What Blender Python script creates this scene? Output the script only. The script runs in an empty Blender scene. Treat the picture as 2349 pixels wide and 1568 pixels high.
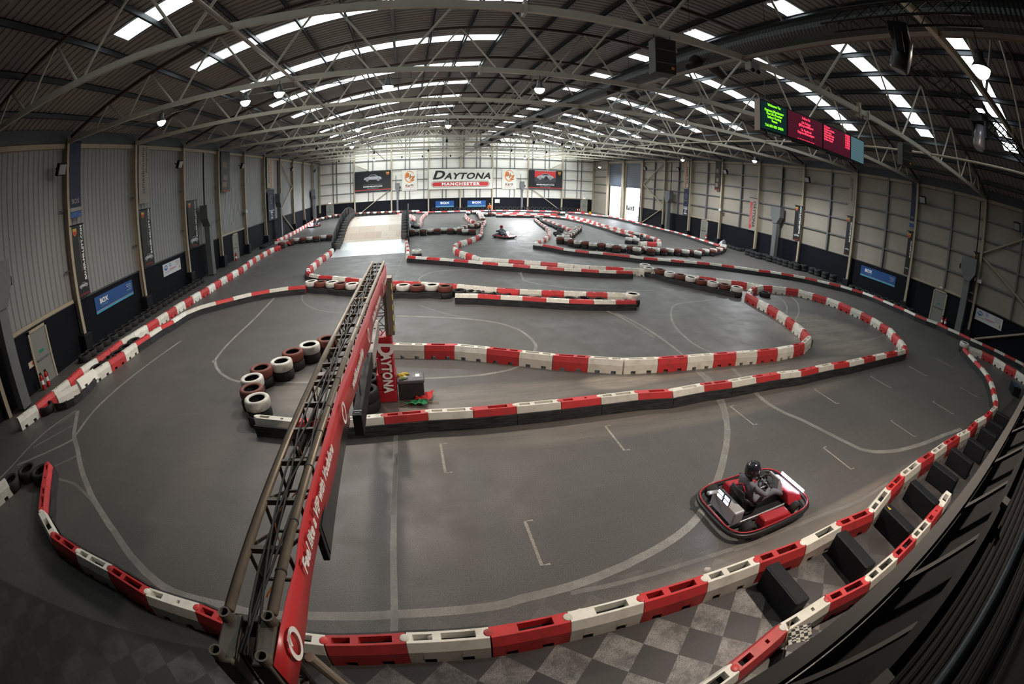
# Indoor karting hall: arched steel roof, red/white barrier track, gantry, banners.
# World units are metres: X across the hall, Y along the hall, Z up.
import bpy, math, random
from mathutils import Vector, Matrix
random.seed(7)
sc = bpy.context.scene
COL = sc.collection
PI = math.pi

# ------------------------------------------------------------------ materials
def new_mat(name):
    m = bpy.data.materials.new(name); m.use_nodes = True
    nt = m.node_tree; nt.nodes.clear()
    out = nt.nodes.new('ShaderNodeOutputMaterial')
    b = nt.nodes.new('ShaderNodeBsdfPrincipled')
    nt.links.new(b.outputs['BSDF'], out.inputs['Surface'])
    return m, nt, b

def ramp(nt, src, p0, c0, p1, c1):
    r = nt.nodes.new('ShaderNodeValToRGB')
    r.color_ramp.elements[0].position = p0; r.color_ramp.elements[0].color = (*c0, 1)
    r.color_ramp.elements[1].position = p1; r.color_ramp.elements[1].color = (*c1, 1)
    nt.links.new(src, r.inputs[0]); return r.outputs[0]

def noise(nt, vec, scale, detail=4.0, rough=.6):
    n = nt.nodes.new('ShaderNodeTexNoise'); n.inputs['Scale'].default_value = scale
    n.inputs['Detail'].default_value = detail; n.inputs['Roughness'].default_value = rough
    if vec is not None: nt.links.new(vec, n.inputs['Vector'])
    return n.outputs['Fac']

def mixc(nt, fac, a, b, mode='MIX'):
    n = nt.nodes.new('ShaderNodeMix'); n.data_type = 'RGBA'; n.blend_type = mode
    for sock, v in ((n.inputs[0], fac), (n.inputs[6], a), (n.inputs[7], b)):
        if hasattr(v, 'links') or hasattr(v, 'is_linked'): nt.links.new(v, sock)
        elif isinstance(v, (int, float)): sock.default_value = v
        else: sock.default_value = (*v, 1)
    return n.outputs[2]

def mth(nt, op, a, b=None, c=None):
    n = nt.nodes.new('ShaderNodeMath'); n.operation = op
    for i, v in enumerate((a, b, c)):
        if v is None: continue
        if isinstance(v, (int, float)): n.inputs[i].default_value = v
        else: nt.links.new(v, n.inputs[i])
    return n.outputs[0]

def coords(nt, kind='Object'):
    return nt.nodes.new('ShaderNodeTexCoord').outputs[kind]

MATS = {}
def mat(name, col, rough=.6, metal=0.0, dirt=0.0, dirtcol=(.05, .045, .04), scale=6, emis=None, estr=0, spec=.4, bump=0.0, var=0.0):
    """plain painted / rubber / metal surface with an optional worn, dirty pattern"""
    if name in MATS: return MATS[name]
    m, nt, b = new_mat(name)
    b.inputs['Roughness'].default_value = rough
    b.inputs['Metallic'].default_value = metal
    b.inputs['Specular IOR Level'].default_value = spec
    base = col
    if dirt > 0 or var > 0:
        v = coords(nt)
        if var > 0:
            oi = nt.nodes.new('ShaderNodeObjectInfo')
            add = nt.nodes.new('ShaderNodeVectorMath'); add.operation = 'ADD'
            nt.links.new(v, add.inputs[0])
            comb = nt.nodes.new('ShaderNodeCombineXYZ')
            s = mth(nt, 'MULTIPLY', oi.outputs['Random'], 40.0)
            nt.links.new(s, comb.inputs[0]); nt.links.new(s, comb.inputs[1])
            nt.links.new(comb.outputs[0], add.inputs[1]); v = add.outputs[0]
        n1 = noise(nt, v, scale, 6, .7)
        f = ramp(nt, n1, .48, (0, 0, 0), .74, (1, 1, 1))
        f = mth(nt, 'MULTIPLY', f, dirt)
        if var > 0:
            base = mixc(nt, mth(nt, 'MULTIPLY', oi.outputs['Random'], var), col, dirtcol)
        base = mixc(nt, f, base, dirtcol)
        nt.links.new(base, b.inputs['Base Color'])
    else:
        b.inputs['Base Color'].default_value = (*col, 1)
    if bump > 0:
        bp = nt.nodes.new('ShaderNodeBump'); bp.inputs['Strength'].default_value = bump; bp.inputs['Distance'].default_value = .01
        nt.links.new(noise(nt, coords(nt), scale * 5, 5), bp.inputs['Height']); nt.links.new(bp.outputs[0], b.inputs['Normal'])
    if emis:
        b.inputs['Emission Color'].default_value = (*emis, 1); b.inputs['Emission Strength'].default_value = estr
    MATS[name] = m
    return m

RED = mat('red_plastic', (.64, .05, .055), .42, dirt=.7, dirtcol=(.24, .05, .045), scale=3.5, var=.35, spec=.35)
WHITE = mat('white_plastic', (.86, .85, .78), .5, dirt=.5, dirtcol=(.36, .33, .25), scale=3.0, var=.35, spec=.3)
BLACKIN = mat('hollow_dark', (.012, .012, .012), .9)
RUBBER = mat('tyre_rubber', (.022, .022, .023), .72, dirt=.5, dirtcol=(.055, .053, .05), scale=5, spec=.3)
TWHITE = mat('tyre_white_paint', (.72, .71, .66), .6, dirt=.8, dirtcol=(.22, .21, .19), scale=4.5, var=.15)
TRED = mat('tyre_red_paint', (.17, .045, .03), .6, dirt=.6, dirtcol=(.075, .035, .03), scale=4, var=.3)
def board_mat():
    m, nt, b = new_mat('black_board'); v = coords(nt)
    mp = nt.nodes.new('ShaderNodeMapping'); mp.inputs['Scale'].default_value = (1, 1, 14); nt.links.new(v, mp.inputs[0])
    c = ramp(nt, noise(nt, mp.outputs[0], 2.4, 6, .7), .38, (.014, .014, .016), .72, (.075, .078, .084))
    nt.links.new(c, b.inputs['Base Color']); b.inputs['Roughness'].default_value = .55; b.inputs['Specular IOR Level'].default_value = .35; return m
BOARD = board_mat()
CREAM = mat('cream_steel', (.40, .34, .25), .55, dirt=.4, dirtcol=(.22, .17, .12), scale=2.5)
BEAMC = mat('cream_chord', (.50, .46, .38), .5, dirt=.4, dirtcol=(.30, .26, .2), scale=2.5)
OXIDE = mat('red_oxide', (.085, .05, .04), .6, dirt=.4, dirtcol=(.05, .035, .03), scale=3)
GALV = mat('dark_galv', (.07, .075, .085), .45, metal=.5, dirt=.4, dirtcol=(.03, .032, .036), scale=3)
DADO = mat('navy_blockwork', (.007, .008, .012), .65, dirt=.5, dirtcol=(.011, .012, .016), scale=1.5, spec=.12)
GREYM = mat('grey_metal', (.17, .175, .18), .5, metal=.3, dirt=.5, dirtcol=(.10, .095, .09), scale=3)
DUCTM = mat('black_duct', (.06, .063, .065), .36, metal=.7, spec=.5)
BLACKP = mat('black_paint', (.010, .010, .011), .6, spec=.25)
TWH = mat('lamp_white', (.6, .6, .58), .4)
FOAM = mat('black_vinyl', (.008, .009, .012), .6, dirt=.4, dirtcol=(.016, .017, .02), scale=5, bump=.5, spec=.25)
GANTRY = mat('worn_steel', (.13, .115, .095), .45, metal=.35, dirt=.7, dirtcol=(.27, .23, .18), scale=6)
GANTRYW = mat('worn_silver_tube', (.33, .285, .23), .42, metal=.35, dirt=.7, dirtcol=(.15, .125, .1), scale=7)
BANRED = mat('banner_red', (.60, .035, .04), .32, dirt=.3, dirtcol=(.5, .06, .06), scale=2, spec=.5)
TXTW = mat('print_white', (.90, .90, .88), .6)
TXTB = mat('print_black', (.02, .02, .022), .6)
TXTGREY = mat('print_grey', (.28, .28, .28), .6)
TXTR = mat('print_red', (.55, .04, .04), .6)
TXTO = mat('print_orange', (.75, .20, .03), .6)
BLUE = mat('sign_blue', (.015, .08, .27), .4, spec=.5)
LBLUE = mat('sign_light_blue', (.06, .40, .62), .4)
BANW = mat('banner_white', (.72, .69, .62), .6, dirt=.25, dirtcol=(.5, .47, .42), scale=1.5)
BANB = mat('banner_black', (.012, .012, .013), .45)
BANNAVY = mat('banner_navy', (.012, .016, .05), .5)
BANGREY = mat('banner_stone', (.33, .29, .25), .6)
GOLD = mat('badge_gold', (.55, .33, .05), .5)
SILVER = mat('car_silver', (.45, .46, .48), .35, metal=.3)
DOORM = mat('door_grey', (.22, .22, .20), .5, dirt=.3, dirtcol=(.15, .14, .12))
EXITG = mat('exit_lamp', (.7, .9, .85), .4, emis=(.75, 1, .92), estr=4)
EXITS = mat('exit_plate', (.02, .22, .12), .5)
EXTR = mat('extinguisher_red', (.5, .02, .02), .35)
VINRED = mat('red_vinyl', (.42, .018, .03), .33, dirt=.3, dirtcol=(.3, .012, .02), scale=3, bump=.4, spec=.5)
SCREENB = mat('screen_case', (.02, .021, .024), .5)
LAMP = mat('lamp_glow', (1, 1, 1), .4, emis=(1, .97, .9), estr=60)
LAMPW = mat('lamp_glow_warm', (1, 1, 1), .4, emis=(1, .82, .66), estr=80)
LEDW = mat('led_blue_white', (1, 1, 1), .4, emis=(.75, .8, 1), estr=30)
TGREY = mat('tyre_grey_lit', (.085, .083, .08), .7, dirt=.6, dirtcol=(.15, .145, .14), scale=4)  # rubber greyed to carry the light falling on the ramp tyre tops
SKIN = mat('skin', (.55, .33, .24), .55)
HIVIS = mat('hivis_orange', (.85, .16, .02), .7)
CLOTH = mat('dark_cloth', (.018, .018, .022), .8)
SUITG = mat('race_suit_grey', (.16, .17, .2), .8)
HELM = mat('helmet_dark', (.02, .02, .03), .2, spec=.6)
VISOR = mat('visor', (.01, .01, .012), .1, spec=.8)
HAIRM = mat('hair_brown', (.05, .03, .02), .8)
KGREY = mat('kart_silver', (.5, .51, .53), .35, metal=.3)
KRED = mat('kart_red', (.4, .02, .03), .35, spec=.5)
KBLK = mat('kart_black', (.02, .02, .022), .4)
PLY = None
GREEN = mat('flag_green', (.02, .24, .09), .8)
FRED = mat('flag_red', (.6, .03, .03), .8)
WOOD = mat('wood_stick', (.4, .3, .19), .7)
YELLOW = mat('glove_yellow', (.55, .42, .06), .8)
ORANGEC = mat('orange_cable', (.6, .16, .03), .5)
CABLE = mat('cable_black', (.02, .02, .02), .5)
TOOLB = mat('toolbox_grey', (.10, .10, .11), .5, dirt=.3, dirtcol=(.16, .15, .14), scale=5)
TREADY = mat('marker_yellow', (.7, .6, .05), .5, emis=(.7, .6, .05), estr=.5)
PAPER = mat('paper_wrap', (.55, .52, .5), .7, dirt=.8, dirtcol=(.12, .08, .09), scale=14)

def mat_emit(name, col, s):
    if name in MATS: return MATS[name]
    m = bpy.data.materials.new(name); m.use_nodes = True; nt = m.node_tree; nt.nodes.clear()
    o = nt.nodes.new('ShaderNodeOutputMaterial'); e = nt.nodes.new('ShaderNodeEmission')
    e.inputs[0].default_value = (*col, 1); e.inputs[1].default_value = s
    nt.links.new(e.outputs[0], o.inputs[0]); MATS[name] = m; return m
SKYL = [mat_emit('rooflight_daylight_%s' % n, (.90, 1.0, 1.0), v) for n, v in (('dim', 3.5), ('soft', 5.0), ('mid', 7.0), ('bright', 9.0), ('strong', 12.0), ('full', 24.0))]
LEDG = mat_emit('led_green', (.25, 1, .02), 1.6)
LEDR = mat_emit('led_red', (1, .05, .1), 1.8)
SCRG = mat('screen_green', (.004, .012, .012), .4, emis=(.02, .13, .12), estr=.16)
SCRR = mat('screen_red', (.012, .004, .008), .4, emis=(.4, .03, .1), estr=.16)
SCRB = mat('screen_blue', (.05, .1, .12), .4, emis=(.20, .40, .46), estr=.32)

def floor_mat():
    m, nt, b = new_mat('asphalt_floor')
    v = coords(nt)
    sep = nt.nodes.new('ShaderNodeSeparateXYZ'); nt.links.new(v, sep.inputs[0])
    fine = noise(nt, v, 46, 4, .85)
    mid = noise(nt, v, 1.1, 5, .65)
    big = noise(nt, v, .22, 3, .5)
    base = ramp(nt, fine, .34, (.034, .032, .031), .70, (.165, .157, .147))
    base = mixc(nt, mth(nt, 'MULTIPLY', ramp(nt, mid, .40, (0, 0, 0), .72, (1, 1, 1)), .45), base, (.085, .08, .074))
    base = mixc(nt, mth(nt, 'MULTIPLY', ramp(nt, big, .42, (0, 0, 0), .66, (1, 1, 1)), .35), base, (.045, .045, .046))
    # streaky tyre dust stretched along X
    mp = nt.nodes.new('ShaderNodeMapping'); mp.inputs['Scale'].default_value = (.35, 2.6, 1); mp.inputs['Rotation'].default_value = (0, 0, .25)
    nt.links.new(v, mp.inputs[0])
    st = ramp(nt, noise(nt, mp.outputs[0], 1.3, 5, .7), .55, (0, 0, 0), .8, (1, 1, 1))
    base = mixc(nt, mth(nt, 'MULTIPLY', st, .22), base, (.17, .165, .155))
    # worn painted chequer on the start apron: diamonds .69 m apart, rotated 45 degrees
    k = PI / .69
    sx = mth(nt, 'SINE', mth(nt, 'MULTIPLY', mth(nt, 'ADD', mth(nt, 'SUBTRACT', sep.outputs[0], 1.98), mth(nt, 'SUBTRACT', sep.outputs[1], 2.50 - .345)), k))
    sy = mth(nt, 'SINE', mth(nt, 'MULTIPLY', mth(nt, 'SUBTRACT', mth(nt, 'SUBTRACT', sep.outputs[0], 1.98), mth(nt, 'SUBTRACT', sep.outputs[1], 2.50 + .345)), k))
    chk = mth(nt, 'GREATER_THAN', mth(nt, 'MULTIPLY', sx, sy), 0.0)
    inY = mth(nt, 'MULTIPLY', mth(nt, 'LESS_THAN', sep.outputs[1], 3.75), mth(nt, 'GREATER_THAN', sep.outputs[1], -1.0))
    wl = ramp(nt, sep.outputs[0], 0.0, (.22, .22, .22), 1.0, (1, 1, 1))
    mr = nt.nodes.new('ShaderNodeMapRange'); mr.inputs[1].default_value = -5; mr.inputs[2].default_value = 2.5; mr.inputs[3].default_value = .06; mr.inputs[4].default_value = .72
    nt.links.new(sep.outputs[0], mr.inputs[0])
    m2 = nt.nodes.new('ShaderNodeMapRange'); m2.inputs[1].default_value = 4.2; m2.inputs[2].default_value = 6.5; m2.inputs[3].default_value = 1; m2.inputs[4].default_value = .12
    nt.links.new(sep.outputs[0], m2.inputs[0])
    m3 = nt.nodes.new('ShaderNodeMapRange'); m3.inputs[1].default_value = 2.75; m3.inputs[2].default_value = 2.95; m3.inputs[3].default_value = 1; m3.inputs[4].default_value = .16
    nt.links.new(sep.outputs[1], m3.inputs[0])
    worn = ramp(nt, noise(nt, v, 2.2, 6, .8), .40, (0, 0, 0), .60, (1, 1, 1))
    spk = ramp(nt, noise(nt, v, 70, 2, .6), .36, (0, 0, 0), .56, (1, 1, 1))
    f = mth(nt, 'MULTIPLY', mth(nt, 'MULTIPLY', chk, inY), mth(nt, 'MULTIPLY', mth(nt, 'MULTIPLY', mr.outputs[0], m2.outputs[0]), m3.outputs[0]))
    f = mth(nt, 'MULTIPLY', f, mth(nt, 'MULTIPLY', mth(nt, 'ADD', mth(nt, 'MULTIPLY', worn, .8), .2), mth(nt, 'ADD', mth(nt, 'MULTIPLY', spk, .75), .25)))
    # pale tyre dust lying in the run-off areas
    dust = None
    for cx_, cy_, rx_, ry_, am in ((5.4, 9.9, 1.5, .55, .75), (1.5, 9.75, 3.6, .75, .35), (8.5, 9.6, 4.5, .8, .4), (17.0, 12.0, 3.6, 3.4, .42), (-2.6, 10.6, 1.4, 1.4, .35), (13.5, 9.0, 5, .9, .3), (11, 41, 5, 6, .35), (6, 7.9, 8, .7, .25), (7.5, 3.3, 6, .35, .3)):
        ex = mth(nt, 'DIVIDE', mth(nt, 'SUBTRACT', sep.outputs[0], cx_), rx_); ey = mth(nt, 'DIVIDE', mth(nt, 'SUBTRACT', sep.outputs[1], cy_), ry_)
        q = mth(nt, 'SUBTRACT', 1.0, mth(nt, 'ADD', mth(nt, 'MULTIPLY', ex, ex), mth(nt, 'MULTIPLY', ey, ey)))
        q = mth(nt, 'MULTIPLY', mth(nt, 'MINIMUM', mth(nt, 'MAXIMUM', q, 0.0), .6), am / .6)
        dust = q if dust is None else mth(nt, 'MAXIMUM', dust, q)
    dn = ramp(nt, noise(nt, mp.outputs[0], .8, 6, .75), .32, (0, 0, 0), .62, (1, 1, 1))
    base = mixc(nt, mth(nt, 'MULTIPLY', dust, mth(nt, 'ADD', mth(nt, 'MULTIPLY', dn, .85), .15)), base, (.40, .35, .29))
    # apron ground is a smooth dark grey paint
    ap = mth(nt, 'LESS_THAN', sep.outputs[1], 2.9)
    base = mixc(nt, mth(nt, 'MULTIPLY', ap, .75), base, mixc(nt, mid, (.020, .019, .021), (.055, .049, .049)))
    base = mixc(nt, f, base, (.46, .45, .43))
    nt.links.new(base, b.inputs['Base Color'])
    b.inputs['Specular IOR Level'].default_value = .42
    rg = ramp(nt, mid, .3, (.40, .40, .40), .75, (.62, .62, .62)); nt.links.new(rg, b.inputs['Roughness'])
    bp = nt.nodes.new('ShaderNodeBump'); bp.inputs['Strength'].default_value = .25; bp.inputs['Distance'].default_value = .004
    nt.links.new(fine, bp.inputs['Height']); nt.links.new(bp.outputs[0], b.inputs['Normal'])
    return m

def line_mat(name, col, wear):
    m, nt, b = new_mat(name); v = coords(nt)
    tr = nt.nodes.new('ShaderNodeBsdfTransparent'); mx = nt.nodes.new('ShaderNodeMixShader')
    n1 = ramp(nt, noise(nt, v, 60, 3, .8), .33, (0, 0, 0), .62, (1, 1, 1))
    n2 = ramp(nt, noise(nt, v, 1.3, 4, .6), .3, (0, 0, 0), .7, (1, 1, 1))
    f = mth(nt, 'MULTIPLY', mth(nt, 'ADD', mth(nt, 'MULTIPLY', n1, .6), .35), mth(nt, 'ADD', mth(nt, 'MULTIPLY', n2, .6), .4))
    f = mth(nt, 'MULTIPLY', f, wear)
    b.inputs['Base Color'].default_value = (*col, 1); b.inputs['Roughness'].default_value = .6
    out = nt.nodes['Material Output']
    nt.links.new(f, mx.inputs[0]); nt.links.new(tr.outputs[0], mx.inputs[1]); nt.links.new(b.outputs[0], mx.inputs[2]); nt.links.new(mx.outputs[0], out.inputs[0])
    return m

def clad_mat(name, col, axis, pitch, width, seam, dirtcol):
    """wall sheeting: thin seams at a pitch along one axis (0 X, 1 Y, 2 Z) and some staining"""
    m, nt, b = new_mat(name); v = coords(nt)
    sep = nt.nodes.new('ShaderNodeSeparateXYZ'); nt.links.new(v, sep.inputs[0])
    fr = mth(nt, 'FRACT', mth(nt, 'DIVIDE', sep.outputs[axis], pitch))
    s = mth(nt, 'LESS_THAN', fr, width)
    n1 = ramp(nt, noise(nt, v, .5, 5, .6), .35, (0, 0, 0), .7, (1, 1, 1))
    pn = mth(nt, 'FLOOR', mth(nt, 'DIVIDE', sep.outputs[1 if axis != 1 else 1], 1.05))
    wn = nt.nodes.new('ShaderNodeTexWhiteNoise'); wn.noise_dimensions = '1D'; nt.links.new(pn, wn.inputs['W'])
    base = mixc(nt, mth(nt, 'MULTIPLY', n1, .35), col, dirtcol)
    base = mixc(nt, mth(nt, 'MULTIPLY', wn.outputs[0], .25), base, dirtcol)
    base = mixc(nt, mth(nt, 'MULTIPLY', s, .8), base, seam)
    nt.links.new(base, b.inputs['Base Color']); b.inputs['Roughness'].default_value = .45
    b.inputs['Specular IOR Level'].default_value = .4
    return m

def ply_mat():
    m, nt, b = new_mat('ramp_plywood'); v = coords(nt)
    br = nt.nodes.new('ShaderNodeTexBrick'); br.inputs['Scale'].default_value = 1.0
    br.inputs['Color1'].default_value = (.62, .52, .42, 1); br.inputs['Color2'].default_value = (.52, .38, .27, 1); br.inputs['Mortar'].default_value = (.2, .16, .13, 1)
    br.inputs['Mortar Size'].default_value = .008; br.inputs['Brick Width'].default_value = 1.3; br.inputs['Row Height'].default_value = 1.3
    nt.links.new(v, br.inputs[0])
    f = ramp(nt, noise(nt, v, 2.2, 6, .75), .55, (0, 0, 0), .66, (1, 1, 1))
    c = mixc(nt, mth(nt, 'MULTIPLY', f, .55), br.outputs[0], (.34, .36, .38))
    nt.links.new(c, b.inputs['Base Color']); b.inputs['Roughness'].default_value = .35
    return m
PLY = ply_mat()
RAMPSIL = mat('ramp_steel_sheet', (.62, .63, .64), .3, metal=.3, dirt=.4, dirtcol=(.4, .4, .4), scale=1.5)
FLOORM = floor_mat()
LINEM = line_mat('worn_white_line', (.55, .54, .50), .62)
LINEF = line_mat('faint_white_line', (.50, .49, .46), .36)
GRIDM = line_mat('grid_box_paint', (.62, .58, .5), .85)
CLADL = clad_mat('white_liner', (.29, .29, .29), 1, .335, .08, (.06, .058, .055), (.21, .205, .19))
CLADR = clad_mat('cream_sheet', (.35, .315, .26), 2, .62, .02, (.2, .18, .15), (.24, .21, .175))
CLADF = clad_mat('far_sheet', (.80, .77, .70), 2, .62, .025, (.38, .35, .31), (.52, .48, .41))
ROOFM = mat('roof_sheet', (.27, .24, .215), .5, dirt=.4, dirtcol=(.19, .165, .15), scale=.6)

# ------------------------------------------------------------------ mesh helpers
class MB:
    def __init__(s): s.v = []; s.f = []; s.mi = []
    def add(s, vs, fs, mi=0):
        o = len(s.v); s.v += [tuple(p) for p in vs]; s.f += [tuple(i + o for i in f) for f in fs]; s.mi += [mi] * len(fs); return s
    def box(s, c, d, R=None, mi=0):
        hx, hy, hz = d[0] / 2, d[1] / 2, d[2] / 2
        P = [Vector((x, y, z)) for x in (-hx, hx) for y in (-hy, hy) for z in (-hz, hz)]
        if R is not None: P = [R @ p for p in P]
        c = Vector(c); P = [p + c for p in P]
        return s.add(P, [(0, 1, 3, 2), (4, 6, 7, 5), (0, 4, 5, 1), (2, 3, 7, 6), (0, 2, 6, 4), (1, 5, 7, 3)], mi)
    def bb(s, lo, hi, mi=0):
        return s.box([(a + b) / 2 for a, b in zip(lo, hi)], [abs(b - a) for a, b in zip(lo, hi)], None, mi)
    def beam(s, a, b, w, h, up=(0, 0, 1), mi=0):
        a = Vector(a); b = Vector(b); d = b - a; L = d.length; x = d / L
        u = Vector(up); y = u.cross(x)
        if y.length < 1e-4: y = Vector((0, 1, 0)).cross(x)
        y.normalize(); z = x.cross(y)
        R = Matrix((x, y, z)).transposed()
        return s.box((a + b) / 2, (L, w, h), R, mi)
    def tube(s, pts, r, n=8, cap=True, mi=0):
        pts = [Vector(p) for p in pts]; rs = r if isinstance(r, (list, tuple)) else [r] * len(pts)
        rings = []; prev = None
        for i, p in enumerate(pts):
            t = (pts[min(i + 1, len(pts) - 1)] - pts[max(i - 1, 0)]).normalized()
            if prev is None:
                ref = Vector((0, 0, 1)) if abs(t.z) < .9 else Vector((1, 0, 0))
                u = t.cross(ref).normalized()
            else:
                u = (prev - t * prev.dot(t)).normalized()
            prev = u; w = t.cross(u)
            rings.append([p + (u * math.cos(2 * PI * k / n) + w * math.sin(2 * PI * k / n)) * rs[i] for k in range(n)])
        vs = [q for rg in rings for q in rg]; fs = []
        for i in range(len(rings) - 1):
            for k in range(n):
                a = i * n + k; b = i * n + (k + 1) % n
                fs.append((a, b, b + n, a + n))
        if cap: fs.append(tuple(range(n - 1, -1, -1))); fs.append(tuple((len(rings) - 1) * n + k for k in range(n)))
        return s.add(vs, fs, mi)
    def lathe(s, prof, n=24, c=(0, 0, 0), R=None, mis=None, close=False):
        """prof: (r, z) list revolved about Z"""
        c = Vector(c); vs = []
        for r, z in prof:
            for k in range(n):
                p = Vector((r * math.cos(2 * PI * k / n), r * math.sin(2 * PI * k / n), z))
                if R is not None: p = R @ p
                vs.append(p + c)
        o = len(s.v); s.v += [tuple(p) for p in vs]; m = len(prof)
        for i in range(m if close else m - 1):
            j = (i + 1) % m
            for k in range(n):
                kk = (k + 1) % n
                s.f.append((o + i * n + k, o + i * n + kk, o + j * n + kk, o + j * n + k)); s.mi.append(mis[i] if mis else 0)
        if not close:
            if prof[0][0] > 1e-6: s.f.append(tuple(o + k for k in range(n - 1, -1, -1))); s.mi.append(mis[0] if mis else 0)
            if prof[-1][0] > 1e-6: s.f.append(tuple(o + (m - 1) * n + k for k in range(n))); s.mi.append(mis[-1] if mis else 0)
        return s
    def prism(s, poly, axis, a, b, mi=0):
        """2-D polygon extruded along an axis from a to b"""
        def P(u, v, t):
            return {0: (t, u, v), 1: (u, t, v), 2: (u, v, t)}[axis]
        n = len(poly); vs = [P(u, v, a) for u, v in poly] + [P(u, v, b) for u, v in poly]
        fs = [tuple(range(n - 1, -1, -1)), tuple(range(n, 2 * n))] + [(i, (i + 1) % n, (i + 1) % n + n, i + n) for i in range(n)]
        return s.add(vs, fs, mi)
    def quadstrip(s, L, R, mi=0):
        n = len(L); vs = list(L) + list(R)
        return s.add(vs, [(i, i + 1, n + i + 1, n + i) for i in range(n - 1)], mi)
    def mesh(s, name, mats, smooth=False):
        me = bpy.data.meshes.new(name); me.from_pydata(s.v, [], s.f)
        for m in (mats if isinstance(mats, (list, tuple)) else [mats]): me.materials.append(m)
        if any(s.mi): me.polygons.foreach_set('material_index', s.mi)
        if smooth: me.polygons.foreach_set('use_smooth', [True] * len(me.polygons))
        me.update(); return me
    def build(s, name, mats, parent=None, loc=None, smooth=False, bevel=0):
        """links the shapes as ONE object; with a parent (an Empty or mesh at some location) the coordinates are local to it"""
        o = bpy.data.objects.new(name, s.mesh(name, mats, smooth)); COL.objects.link(o)
        if parent is not None: o.parent = parent
        if loc is not None: o.location = loc
        if bevel:
            b = o.modifiers.new('bevel', 'BEVEL'); b.width = bevel; b.segments = 2; b.limit_method = 'ANGLE'
        return o

def tag(o, label, cat, group=None):
    o['label'] = label; o['category'] = cat
    if group: o['group'] = group
    return o
def thing(name, label, cat, loc=(0, 0, 0), rz=0, group=None, rot=None):
    o = bpy.data.objects.new(name, None); COL.objects.link(o); o.location = loc
    o.rotation_euler = rot if rot else (0, 0, rz); o.empty_display_size = .2
    return tag(o, label, cat, group)
def struct(o):
    o['kind'] = 'structure'; return o
def dup(src, parent=None):
    c = src.copy(); COL.objects.link(c)
    if parent is not None: c.parent = parent
    for ch in list(src.children): dup(ch, c)
    return c

def basis(u, v, pos):
    u = Vector(u).normalized(); v = Vector(v); v = (v - u * v.dot(u)).normalized(); n = u.cross(v)
    M = Matrix((u, v, n)).transposed().to_4x4(); M.translation = Vector(pos); return M
def text(s, size, m, parent, M, align='CENTER', sx=1.0, shear=0.0, bold=0.0, spacing=1.0, name='lettering', line=1.0):
    cu = bpy.data.curves.new(name, 'FONT'); cu.body = s; cu.size = size; cu.align_x = align; cu.align_y = 'CENTER'
    cu.shear = shear; cu.offset = bold; cu.space_character = spacing; cu.space_line = line; cu.extrude = .002; cu.fill_mode = 'BOTH'; cu.resolution_u = 3
    cu.materials.append(m)
    tmp = bpy.data.objects.new(name, cu); me = bpy.data.meshes.new_from_object(tmp); bpy.data.objects.remove(tmp); bpy.data.curves.remove(cu)
    me.name = name; o = bpy.data.objects.new(name, me); COL.objects.link(o)
    o.parent = parent; o.matrix_local = M @ Matrix.Diagonal((sx, 1, 1, 1)); return o
def plate(name, w, h, d, m, parent, M, bevel=0):
    """flat board of width w, height h, depth d centred on M's origin, its front on the +normal side"""
    b = MB().box((0, 0, -d / 2), (w, h, d)); o = b.build(name, m, parent, bevel=bevel); o.matrix_local = M; return o
def ring(name, rx, ry, t, d, m, parent, M, n=32, a0=0, a1=2 * PI):
    b = MB(); I = []; O = []; k = n + 1
    for i in range(k):
        a = a0 + (a1 - a0) * i / n; tt = t(i / n) if callable(t) else t
        I.append((math.cos(a) * (rx - tt), math.sin(a) * (ry - tt), d)); O.append((math.cos(a) * rx, math.sin(a) * ry, d))
    b.quadstrip(O, I); o = b.build(name, m, parent); o.matrix_local = M; return o
def shape(name, poly, d, m, parent, M):
    o = MB().prism(poly, 2, 0, d).build(name, m, parent); o.matrix_local = M; return o

WORDS = ['first', 'second', 'third', 'fourth', 'fifth', 'sixth', 'seventh', 'eighth', 'ninth', 'tenth', 'eleventh', 'twelfth']
def nth(i):
    i += 1
    if i <= 12: return WORDS[i - 1]
    return '%d%s' % (i, 'th' if 10 < i % 100 < 20 else {1: 'st', 2: 'nd', 3: 'rd'}.get(i % 10, 'th'))

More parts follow.
